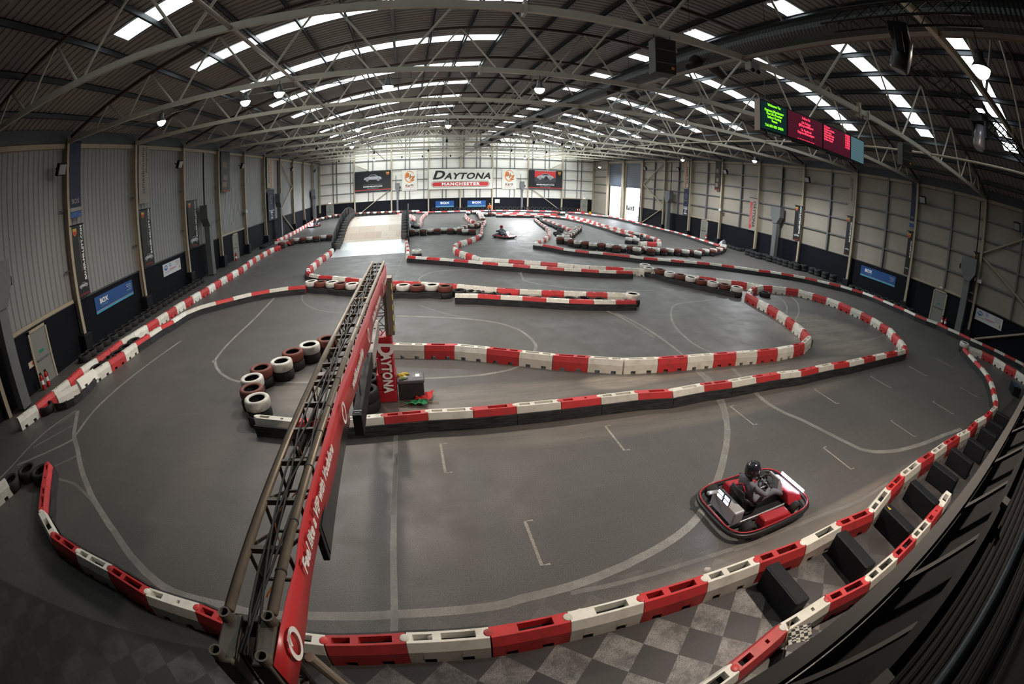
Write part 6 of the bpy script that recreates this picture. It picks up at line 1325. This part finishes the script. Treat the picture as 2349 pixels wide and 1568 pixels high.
def led(x, z, st, size, m, align='CENTER', sx=.95): text(st, size, m, s, SM @ T((x, z, 0)), align, sx, bold=.003)
led(.56, .80, 'Welcome To:', .10, LEDG); led(.56, .64, 'Daytona Manchester', .098, LEDG); led(.56, .545, 'The UKs Premier', .098, LEDG); led(.56, .45, 'Indoor Karting', .098, LEDG); led(.56, .355, 'Venue', .098, LEDG); led(.56, .20, 'Tel: 033 033 27870', .10, LEDG)
led(1.99, .77, 'Follow Us', .10, LEDR); led(1.99, .63, 'On Twitter', .10, LEDR); led(1.99, .54, '@DaytonaMSport', .10, LEDR); led(1.99, .40, 'On Facebook', .10, LEDR); led(1.99, .31, 'Daytona Motorsport', .10, LEDR); led(1.99, .12, '-- -- -- -- -- -- -- --', .12, LEDR)
for k, (n_, a_) in enumerate((('01 Ferrari -', '18 105 36.2'), ('02 McLaren-Honda', '17 102 37.4'), ('03 Mercedes -', '16 101 37.9'), ('04 Force India Mer', '15 100 38.3'), ('05 Mrt- Mercedes', '16 101 42.2'), ('06 Haas- Ferrari', '11 101 103.'))):
    led(2.92, .80 - .082 * k, n_, .088, LEDR, 'LEFT', .82); led(4.44, .80 - .082 * k, a_, .088, LEDR, 'RIGHT', .72)
text('DRIVERS TO THE PITS', .07, TXTW, s, basis((1, 0, 0), (0, 0, 1), (.55, -.006, -.02)), sx=.8)
for x in (.3, 5.1): MB().tube([(x, .1, .9), (x, .1, 1.85)], .012, 6).build('chain', GREYM, s)
t = thing('scoreboard_bracket', 'pale perforated bracket clamped on the truss above the scoreboard end', 'bracket', (13.75, 9.2, 8.75)); MB().bb((-.06, -.08, 0), (.06, .08, .5)).build('plate', CREAM, t); MB().bb((-.2, -.05, -.05), (.1, .05, .03)).build('foot', CREAM, t)
# stage lighting truss and moving head lamps
t = thing('stage_truss', 'black lattice stage lighting truss near the gallery under the duct', 'lighting truss', (5.5, 1.5, 8.0))
b = MB()
for dx, dz in ((0, 0), (.35, 0), (.17, .3)): b.tube([(dx, 0, dz), (dx - .1, 2.7, dz)], .022, 8)
b.build('truss_chord', BLACKP, t); b = MB()
for i in range(10):
    y = i * .27
    for p, q in (((0, 0), (.35, 0)), ((.35, 0), (.17, .3)), ((.17, .3), (0, 0))): b.tube([(p[0], y, p[1]), (q[0], y + .27, q[1])], .01, 5)
b.build('truss_lacing', BLACKP, t)
t = thing('stage_truss', 'black lattice truss carrying the far moving head lamp by the rooflights', 'lighting truss', (6.9, 3.4, 8.0))
b = MB()
for dy, dz in ((0, 0), (.35, 0), (.17, .3)): b.tube([(0, dy, dz), (7.5, dy - 1.1, dz)], .022, 8)
b.build('truss_chord', BLACKP, t); b = MB()
for i in range(27):
    x = i * .277; yo = -1.1 * x / 7.5
    for p, q in (((0, 0), (.35, 0)), ((.35, 0), (.17, .3)), ((.17, .3), (0, 0))): b.tube([(x, p[0] + yo, p[1]), (x + .277, q[0] + yo, q[1])], .01, 5)
b.build('truss_lacing', BLACKP, t)
def mover(x, y, z, label, a):
    t = thing('moving_head_lamp', label, 'stage lamp', (x, y, z), a)
    MB().box((0, 0, .0), (.38, .32, .16)).build('base', BLACKP, t, bevel=.02)
    for dx in (-.2, .2): MB().box((dx, 0, -.22), (.05, .12, .36)).build('yoke', BLACKP, t, bevel=.01)
    R = Matrix.Rotation(.3, 3, 'X'); MB().lathe([(.06, .25), (.14, .2), (.16, .0), (.15, -.26), (.12, -.3)], 18, (0, 0, -.34), R).build('head', mat('mover_shell', (.06, .06, .062), .3), t, smooth=True)
    MB().lathe([(1e-4, -.305), (.11, -.302)], 18, (0, 0, -.34), R).build('lens', mat('mover_lens', (.3, .32, .35), .1, spec=.8), t); MB().tube([(0, 0, .08), (0, 0, .25)], .03, 8).build('clamp', BLACKP, t)
mover(5.75, 2.95, 7.9, 'black moving head stage lamp hanging under the near lighting truss', .4)
mover(9.6, 2.95, 7.8, 'black moving head stage lamp on the far lighting truss', 1.2)
t = thing('led_flood', 'small bright blue white lamp clamped on the far lighting truss', 'lamp', (9.1, 2.75, 7.92)); MB().box((0, 0, 0), (.22, .2, .14)).build('case', BLACKP, t); MB().bb((-.1, -.08, -.085), (.1, .08, -.07)).build('lens', LEDW, t)
# ------------------------------------------------------------------ people
def skinned(name, V, E, R, m, parent, sub=2):
    me = bpy.data.meshes.new(name); me.from_pydata(V, E, []); me.materials.append(m)
    o = bpy.data.objects.new(name, me); COL.objects.link(o); o.parent = parent
    md = o.modifiers.new('skin', 'SKIN'); md.use_smooth_shade = True
    if not me.skin_vertices: return o
    for i, q in enumerate(me.skin_vertices[0].data):
        q.radius = (R[i], R[i]) if not isinstance(R[i], tuple) else R[i]; q.use_root = (i == 0)
    s = o.modifiers.new('sub', 'SUBSURF'); s.levels = sub; s.render_levels = sub; return o
class Sk:
    def __init__(s): s.V = []; s.E = []; s.R = []
    def p(s, xyz, r, frm=None):
        s.V.append(tuple(xyz)); s.R.append(r); i = len(s.V) - 1
        if frm is not None: s.E.append((frm, i))
        return i
    def chain(s, frm, *pr):
        for xyz, r in pr: frm = s.p(xyz, r, frm)
        return frm
def hand(name, wrist, d, up, m, parent, curl=.5, s=1.0, side=1):
    """palm with four unequal bent fingers and a thumb leaving its side"""
    w = Vector(wrist); d = Vector(d).normalized(); up = Vector(up); n = (up - d * up.dot(d)).normalized(); t = d.cross(n)
    k = Sk(); a = k.p(w, .024 * s); b_ = k.p(w + d * .05 * s, (.034 * s, .017 * s), a); c = k.p(w + d * .085 * s, (.036 * s, .015 * s), b_)
    for i, L in enumerate((.066, .076, .07, .055)):
        base = w + d * .092 * s + t * (i - 1.5) * .019 * s; f1 = base + (d * math.cos(curl * .6) - n * math.sin(curl * .6)) * L * .5 * s; f2 = f1 + (d * math.cos(curl * 1.8) - n * math.sin(curl * 1.8)) * L * .5 * s
        q = k.p(base, .0095 * s, c); q = k.p(f1, .009 * s, q); k.p(f2, .008 * s, q)
    th = w + d * .03 * s - t * .03 * s * side
    q = k.p(th, .012 * s, b_); q = k.p(th + d * .03 * s - t * .022 * s * side - n * .01 * s, .011 * s, q); k.p(th + d * .055 * s - t * .028 * s * side - n * .025 * s, .009 * s, q)
    return skinned(name, k.V, k.E, k.R, m, parent, 1)
def head(parent, c, m, hair=None, face=(0, -1, 0), s=1.0):
    """head with brow, nose, mouth, ears; c = centre, face = direction it looks"""
    f = Vector(face).normalized(); M = Matrix((f.cross(Vector((0, 0, 1))), f, Vector((0, 0, 1)))).transposed()
    b = MB(); prof = [(1e-4, -.125), (.045, -.12), (.066, -.085), (.074, -.04), (.08, .01), (.081, .05), (.072, .09), (.045, .118), (1e-4, .128)]
    b.lathe(prof, 20); b.v = [tuple(Vector(c) + M @ Vector((x * s, y * 1.18 * s + (.012 if y > 0 and z < -.05 else 0), z * s))) for x, y, z in b.v]
    h = b.build('head', m, parent, smooth=True)
    P = lambda x, y, z: Vector(c) + M @ Vector((x * s, y * s, z * s))
    MB().tube([P(0, .085, .03), P(0, .112, -.012), P(0, .09, -.022)], [.008 * s, .015 * s, .01 * s], 8).build('nose', m, h, smooth=True)
    for x in (-.03, .03): MB().lathe([(1e-4, -.009), (.009, 0), (1e-4, .009)], 8, P(x, .084, .02)).build('eye', BLACKP, h, smooth=True)
    MB().tube([P(-.022, .08, -.06), P(0, .09, -.062), P(.022, .08, -.06)], .005 * s, 6).build('mouth', mat('lips', (.35, .12, .1), .5), h, smooth=True)
    for x in (-.083, .083): MB().tube([P(x, 0, .03), P(x * 1.06, -.01, .0), P(x, 0, -.03)], .012 * s, 6).build('ear', m, h, smooth=True)
    if hair:
        b = MB(); b.lathe([(.083, .025), (.087, .06), (.077, .1), (.05, .13), (1e-4, .14)], 20)
        b.v = [tuple(Vector(c) + M @ Vector((x * s, (y * 1.2 - .012) * s, z * s))) for x, y, z in b.v]; b.build('hair', hair, h, smooth=True)
    return h
# marshal
p = thing('person', 'person in an orange jacket and dark trousers standing behind the far painted tyres', 'person', (11.28, 64.3, 0))
k = Sk(); a = k.p((0, 0, .98), (.15, .11)); c = k.chain(a, ((0, 0, 1.15), (.14, .10)), ((0, .01, 1.34), (.16, .11)), ((0, .01, 1.44), (.07, .06)), ((0, 0, 1.54), .05))
for s in (-1, 1):
    k.chain(a, ((s * .09, 0, .9), .095), ((s * .11, -.01, .5), .062), ((s * .12, .02, .12), .045), ((s * .12, -.02, .05), .045), ((s * .13, -.16, .035), .035))
    k.chain(2, ((s * .19, 0, 1.40), .062), ((s * .27, .02, 1.14), .045), ((s * .20, -.14, .98), .033))
skinned('body', k.V, k.E, k.R, CLOTH, p)
k = Sk(); a = k.p((0, 0, .98), (.19, .14)); k.chain(a, ((0, 0, 1.15), (.17, .125)), ((0, .01, 1.34), (.185, .13)), ((0, .01, 1.45), (.10, .085)))
for s in (-1, 1): k.chain(2, ((s * .20, 0, 1.39), .078), ((s * .285, .02, 1.14), .062), ((s * .21, -.13, 1.0), .05))
j = skinned('jacket', k.V, k.E, k.R, HIVIS, p)
MB().bb((-.055, -.152, .95), (.055, -.13, 1.38)).build('open_front', CLOTH, j)
for s in (-1, 1): hand('hand', (s * .195, -.15, .965), (-s * .3, -.6, -.5), (0, -.5, .8), SKIN, p, .6, 1, s)
head(p, (0, -.01, 1.645), SKIN, HAIRM, (-.2, -1, 0))

def kart(loc, rz, label, plabel, flip=1, shell=KRED):
    t = thing('racing_kart', label, 'kart', loc, rz)
    MB().bb((-.75, -.34, .06), (.85, .34, .085)).build('floor_tray', KBLK, t)
    b = MB(); f = [(-.9, .3), (.5, .3), (.95, .22), (.95, -.22), (.5, -.3), (-.9, -.3)]
    b.tube([(x, y, .10) for x, y in f] + [(-.9, .3, .10)], .018, 8); b.build('frame_tube', KGREY, t, smooth=True)
    # wrap-round bumper
    bp = []
    for i in range(33):
        a = 2 * PI * i / 32; ca, sa = math.cos(a), math.sin(a)
        bp.append((1.04 * math.copysign(abs(ca) ** .45, ca), .72 * math.copysign(abs(sa) ** .45, sa), .15))
    MB().tube(bp, .045, 8).build('bumper', KBLK, t, smooth=True)
    MB().tube([(x * .985, y * .985, z + .07) for x, y, z in bp], .014, 8).build('bumper_trim', KRED, t, smooth=True)
    for s in (-1, 1):
        MB().add([(x, s * y, z) for x, y, z in ((-.35, .38, .1), (.45, .38, .1), (.45, .66, .1), (-.35, .66, .1), (-.32, .42, .27), (.36, .42, .22), (.36, .62, .2), (-.32, .62, .27))], [(0, 1, 2, 3), (4, 7, 6, 5), (0, 4, 5, 1), (1, 5, 6, 2), (2, 6, 7, 3), (3, 7, 4, 0)] if s > 0 else [(3, 2, 1, 0), (5, 6, 7, 4), (1, 5, 4, 0), (2, 6, 5, 1), (3, 7, 6, 2), (0, 4, 7, 3)]).build('side_pod', shell, t, bevel=.03)
    MB().add([(.55, -.42, .12), (.55, .42, .12), (1.0, .38, .1), (1.0, -.38, .1), (.55, -.25, .34), (.55, .25, .34), (.95, .3, .22), (.95, -.3, .22)], [(3, 2, 1, 0), (4, 5, 6, 7), (0, 1, 5, 4), (1, 2, 6, 5), (2, 3, 7, 6), (3, 0, 4, 7)]).build('nose_cone', shell, t, bevel=.03)
    MB().add([(.35, -.16, .3), (.35, .16, .3), (.55, .15, .3), (.55, -.15, .3), (.30, -.14, .62), (.30, .14, .62), (.34, .14, .62), (.34, -.14, .62)], [(3, 2, 1, 0), (4, 5, 6, 7), (0, 1, 5, 4), (1, 2, 6, 5), (2, 3, 7, 6), (3, 0, 4, 7)]).build('number_panel', KGREY, t)
    for x, y, r_, w in ((.62, .52, .13, .14), (.62, -.52, .13, .14), (-.62, .54, .145, .2), (-.62, -.54, .145, .2)):
        R = Matrix.Rotation(PI / 2, 3, 'X')
        o = MB().lathe([(r_ * .5, -w / 2), (r_ * .9, -w / 2), (r_, -w / 4), (r_, w / 4), (r_ * .9, w / 2), (r_ * .5, w / 2)], 20, (x, y, r_), R, close=True).build('wheel_tyre', RUBBER, t, smooth=True)
        MB().lathe([(1e-4, -w * .3), (r_ * .5, -w * .45), (r_ * .5, w * .45), (1e-4, w * .3)], 14, (x, y, r_), R).build('rim', KGREY, o)
    b = MB(); ss = [(-.05, .13, .1), (-.2, .12, .2), (-.42, .14, .21), (-.56, .4, .2), (-.62, .62, .17)]
    b.quadstrip([(x, -w, z) for x, z, w in ss], [(x, w, z) for x, z, w in ss]); o = b.build('seat', KBLK, t, smooth=True); m = o.modifiers.new('s', 'SOLIDIFY'); m.thickness = .03
    for s in (-1, 1): MB().tube([(-.1, s * .12, .18), (-.3, s * .2, .3), (-.56, s * .22, .5)], .03, 8).build('seat_side', KBLK, t, smooth=True)
    MB().bb((-.85, -.34, .12), (-.62, .34, .40)).build('engine_box', KGREY, t, bevel=.03)
    MB().tube([(-.75, .28, .4), (-.95, .3, .42), (-1.0, .3, .42)], .035, 10).build('exhaust', KGREY, t, smooth=True)
    R = Matrix.Rotation(-.9, 3, 'Y'); b = MB(); wp = [R @ Vector((math.cos(2 * PI * i / 24) * .15, math.sin(2 * PI * i / 24) * .15, 0)) + Vector((.12, 0, .52)) for i in range(25)]
    o = MB().tube(wp, .016, 8).build('steering_wheel', KBLK, t, smooth=True); MB().tube([(.12, 0, .52), (.42, 0, .18)], .014, 8).build('steering_column', KGREY, o)
    lp = MB().bb((-.905, -.16, .44), (-.87, .16, .60)).build('light_panel', KBLK, t)
    for z in (.48, .56):
        for y in (-.09, .09): MB().bb((-.912, y - .06, z - .022), (-.905, y + .06, z + .022)).build('light_strip', LEDW, lp)
    MB().bb((.99, -.34, .235), (1.01, .34, .285)).build('light_strip', LEDW, t)
    MB().lathe([(1e-4, .02), (.09, .015), (.10, 0)], 16, (.47, 0, .48), Matrix.Rotation(1.25, 3, 'Y')).build('headlight', LEDW, t)
    # driver
    d = thing('person', plabel, 'person', loc, rz)
    k = Sk(); a = k.p((-.28, 0, .28), (.15, .13)); k.chain(a, ((-.38, 0, .46), (.15, .11)), ((-.44, 0, .66), (.17, .12)), ((-.44, 0, .78), .06), ((-.42, 0, .86), .055))
    for s in (-1, 1):
        k.chain(a, ((-.16, s * .1, .27), .09), ((.2, s * .17, .43), .064), ((.55, s * .14, .22), .046), ((.60, s * .14, .17), .042), ((.68, s * .14, .26), .034))
        k.chain(2, ((-.42, s * .19, .70), .066), ((-.16, s * .29, .52), .048), ((.05, s * .17, .54), .036))
    skinned('body', k.V, k.E, k.R, SUITG, d)
    for s in (-1, 1): hand('glove', (.05, s * .17, .545), (.7, -s * .25, .1), (-.3, s * .8, .6), KBLK, d, 1.1, 1.05, s)
    o = MB().lathe([(.09, -.14), (.125, -.10), (.138, -.02), (.132, .06), (.1, .115), (.05, .14), (1e-4, .146)], 22, (-.40, 0, .96)).build('helmet', shell if flip < 0 else HELM, d, smooth=True)
    b = MB(); A = [-1.0 + 2.0 * i / 14 for i in range(15)]; b.quadstrip([(-.40 + .142 * math.cos(a), .142 * math.sin(a), .93) for a in A], [(-.40 + .138 * math.cos(a), .138 * math.sin(a), 1.01) for a in A]); b.build('visor', VISOR, o, smooth=True)
    MB().tube([(-.40 + .145 * math.cos(a), .145 * math.sin(a), .865) for a in A], .028, 8).build('chin_bar', shell if flip < 0 else HELM, o, smooth=True)
    MB().tube([(-.545, -.12, .60), (-.53, 0, .7), (-.545, .12, .60)], .02, 6).build('suit_stripe', KRED, d, smooth=True)
kart((5.45, 4.32, 0), .03, 'red and silver racing kart passing over the start grid near the foam blocks', 'helmeted driver in a grey race suit on the kart crossing the start grid')
kart((8.15, 38.9, 0), -1.05, 'red and silver kart with bright light strip in the middle of the far track', 'helmeted driver in the kart between the snaking wall and the chicane', -1)
kart((-12.75, 59.6, 0), -1.9, 'far racing kart with a glowing light beside the ribbed white wall', 'helmeted driver in the far kart beside the ribbed wall', -1)
# parked kart and crash debris
t = thing('motor_scooter', 'pale wrecked kart bodywork dumped among tyres under the railed wall', 'kart bodywork', (30.3, 37.0, 0), .4)
MB().add([(-.5, -.2, .1), (.5, -.25, .1), (.6, .2, .1), (-.5, .25, .1), (-.3, -.1, .55), (.25, -.12, .7), (.3, .1, .65), (-.3, .12, .5)], [(3, 2, 1, 0), (4, 5, 6, 7), (0, 1, 5, 4), (1, 2, 6, 5), (2, 3, 7, 6), (3, 0, 4, 7)]).build('shell', KGREY, t, bevel=.05); MB().tube([(.5, 0, .3), (.8, .1, .5)], .05, 8).build('arm', KRED, t)
t['category'] = 'kart bodywork'; t.name = 'kart_bodywork'
t = thing('broken_barrier', 'broken white and red barrier pieces at the end of the outer wall', 'barrier wreck', (-11.9, 41.3, 0), .5)
for i, (x, y, z, a, m) in enumerate(((-.5, .1, .5, .2, WHITE), (.1, -.1, .52, -.3, WHITE), (.45, -.3, .3, .9, RED))): o = MB().add([(-.4, -.12, -.1), (.4, -.1, -.08), (.42, .12, -.1), (-.4, .1, -.1), (-.36, -.08, .1), (.3, -.06, .14), (.36, .08, .06), (-.4, .06, .1)], [(3, 2, 1, 0), (4, 5, 6, 7), (0, 1, 5, 4), (1, 2, 6, 5), (2, 3, 7, 6), (3, 0, 4, 7)]).build('fragment', m, t); o.location = (x, y, z); o.rotation_euler = (.2, .2 * i, a)
t['category'] = 'barrier'
# broken blocks tipped over at the end of the sweeping kerb
for i, (x, y, z, a, tilt, lab) in enumerate(((-11.55, 11.95, .10, -1.75, .5, 'white barrier block tipped over at the end of the sweeping kerb'), (-11.55, 10.75, .06, -2.1, .35, 'white barrier block leaning on a tyre past the tipped one'))):
    o = bpy.data.objects.new('white_barrier_block', BM['W', 0]); COL.objects.link(o); o.location = (x, y, z); o.rotation_euler = (tilt, 0, a); tag(o, lab, 'barrier block')
o = bpy.data.objects.new('white_barrier_block', BM['W', 1]); COL.objects.link(o); o.location = (-10.9, 4.6, 0); o.rotation_euler = (0, 0, 1.2); tag(o, 'white barrier block alone in the dark beside the loose tyres', 'barrier block')
# outside the doors
for i, (x, y) in enumerate(((33.2, 67.5), (32.6, 59.9))):
    for j in range(3): put_tyre('W', x, y, TH * j, 'pale tyre, %s from the ground in the stack outside the %s doorway' % (nth(j), ('second', 'sign-hung')[i]), 'tyres outside the doorways')
t = thing('waste_bin', 'dark wheeled bin between the two bright doorways', 'bin', (32.5, 64.9, 0)); MB().add([(-.25, -.25, 0), (.25, -.25, 0), (.25, .25, 0), (-.25, .25, 0), (-.3, -.3, .9), (.3, -.3, .9), (.3, .3, .9), (-.3, .3, .9)], [(3, 2, 1, 0), (4, 5, 6, 7), (0, 1, 5, 4), (1, 2, 6, 5), (2, 3, 7, 6), (3, 0, 4, 7)]).build('bin_body', BLACKP, t); MB().bb((-.32, -.32, .9), (.32, .34, .96)).build('lid', KBLK, t)
# black pads wrapped round column feet
for i, (x, y) in enumerate([(-14.72, q) for q in BAYS[2:]] + [(31.28, q) for q in BAYS[1:9]]):
    w = 'ribbed' if x < 0 else 'railed'
    t = thing('column_pad', 'black padding round the foot of the %s column of the %s wall' % (nth(i if x < 0 else i - len(BAYS[2:])), w), 'padding', (x, y, 0), 0, 'padding round the column feet')
    s = 1 if x < 0 else -1
    MB().bb((-.38 if s > 0 else -.16, -.3, 0), (.16 if s > 0 else .38, .3, .85 if x < 0 else .5)).build('pad', FOAM, t, bevel=.05)
    MB().bb((-.39 if s > 0 else -.17, -.31, .4), (.17 if s > 0 else .39, .31, .43)).build('strap', BLACKP, t)

# ------------------------------------------------------------------ gallery edge under the viewpoint
def gal(X, off): return .296 + .058 * X + off
gm = mat('gallery_steel', (.022, .021, .019), .65, dirt=.4, dirtcol=(.034, .032, .03), scale=4, spec=.2)
gd = mat('gallery_dark', (.004, .004, .0045), .8, spec=.15)
t = thing('gallery_girder', 'dark steel edge girder of the viewing gallery with diagonal struts', 'girder', (0, 0, 3.7))
MB().beam((.2, gal(.2, -.037), 0), (30.8, gal(30.8, -.037), 0), .075, .10).build('outer_chord', gm, t)
MB().beam((.2, gal(.2, -.32), -.02), (30.8, gal(30.8, -.32), -.02), .05, .08).build('inner_chord', gd, t)
for i in range(16): MB().beam((.82 + .95 * i, gal(.82 + .95 * i, -.06), 0), (1.7 + .95 * i, gal(1.7 + .95 * i, -.30), 0), .022, .035).build('strut', gm, t)
for i in range(8): MB().box((1.3 + 1.9 * i, gal(1.3 + 1.9 * i, -.36), .0), (.12, .06, .10)).build('bracket', gm, t)
MB().add([(.0, gal(0, -.07), -.12), (30.8, gal(30.8, -.07), -.12), (30.8, gal(30.8, -.45), -.14), (0, gal(0, -.45), -.14), (.0, gal(0, -.07), -.13), (30.8, gal(30.8, -.07), -.13), (30.8, gal(30.8, -.45), -.15), (0, gal(0, -.45), -.15)], [(0, 3, 2, 1), (4, 5, 6, 7), (0, 1, 5, 4), (2, 3, 7, 6)]).build('gallery_shade_sheet', gd, t)  # added black sheet standing in for the unlit gap below the gallery
b = MB(); n = 40
sec = [(-.36, -.05)] + [q for i in range(12) for q in ((-.38 - .05 * i, -.10), (-.40 - .05 * i, -.13), (-.42 - .05 * i, -.13), (-.425 - .05 * i, -.10))]
b.quadstrip([(.0, gal(0, o_), z) for o_, z in sec], [(30.8, gal(30.8, o_), z) for o_, z in sec]); b.build('ribbed_cladding', gd, t)
struct(MB().bb((-15, -8.8, 3.2), (31, -1.1, 3.45)).build('gallery_floor', gd))
struct(MB().bb((2.2, -1.1, 0), (31.3, -.9, 3.45)).build('wall_gallery', gd))
MB().tube([(.4, -.16, .52), (14, .3, .52)], .03, 12).build('handrail', mat('rail_polished', (.05, .056, .06), .3, metal=.8), t, smooth=True)

# ------------------------------------------------------------------ sky, camera, colour
w = bpy.data.worlds.new('daylight'); sc.world = w; w.use_nodes = True
bg = w.node_tree.nodes['Background']; bg.inputs[0].default_value = (.86, .93, 1.0, 1); bg.inputs[1].default_value = 9.0

cd = bpy.data.cameras.new('camera'); cam = bpy.data.objects.new('camera', cd); COL.objects.link(cam); sc.camera = cam
cd.type = 'PANO'; cd.sensor_fit = 'HORIZONTAL'; cd.sensor_width = 36.0; cd.clip_start = .02; cd.clip_end = 400
tgt = cd if hasattr(cd, 'panorama_type') else cd.cycles
tgt.panorama_type = 'FISHEYE_EQUISOLID'; tgt.fisheye_lens = 16.112; tgt.fisheye_fov = math.radians(230)
pit, yaw, rol = math.radians(20.263), math.radians(13.034), math.radians(1.044)
f = Vector((math.sin(yaw) * math.cos(pit), math.cos(yaw) * math.cos(pit), -math.sin(pit))); rt = Vector((math.cos(yaw), -math.sin(yaw), 0)); up = rt.cross(f)
r2 = rt * math.cos(rol) + up * math.sin(rol); u2 = up * math.cos(rol) - rt * math.sin(rol)
M = Matrix((r2, u2, -f)).transposed().to_4x4(); M.translation = (0, 0, EYE); cam.matrix_world = M

vs_ = sc.view_settings; vs_.view_transform = 'Standard'; vs_.look = 'None'; vs_.exposure = 0.0; vs_.gamma = 1.0; vs_.use_curve_mapping = False
cy = sc.cycles; cy.use_denoising = True; cy.max_bounces = 7; cy.diffuse_bounces = 4; cy.glossy_bounces = 3; cy.transparent_max_bounces = 8; cy.sample_clamp_indirect = 6.0; cy.use_light_tree = True
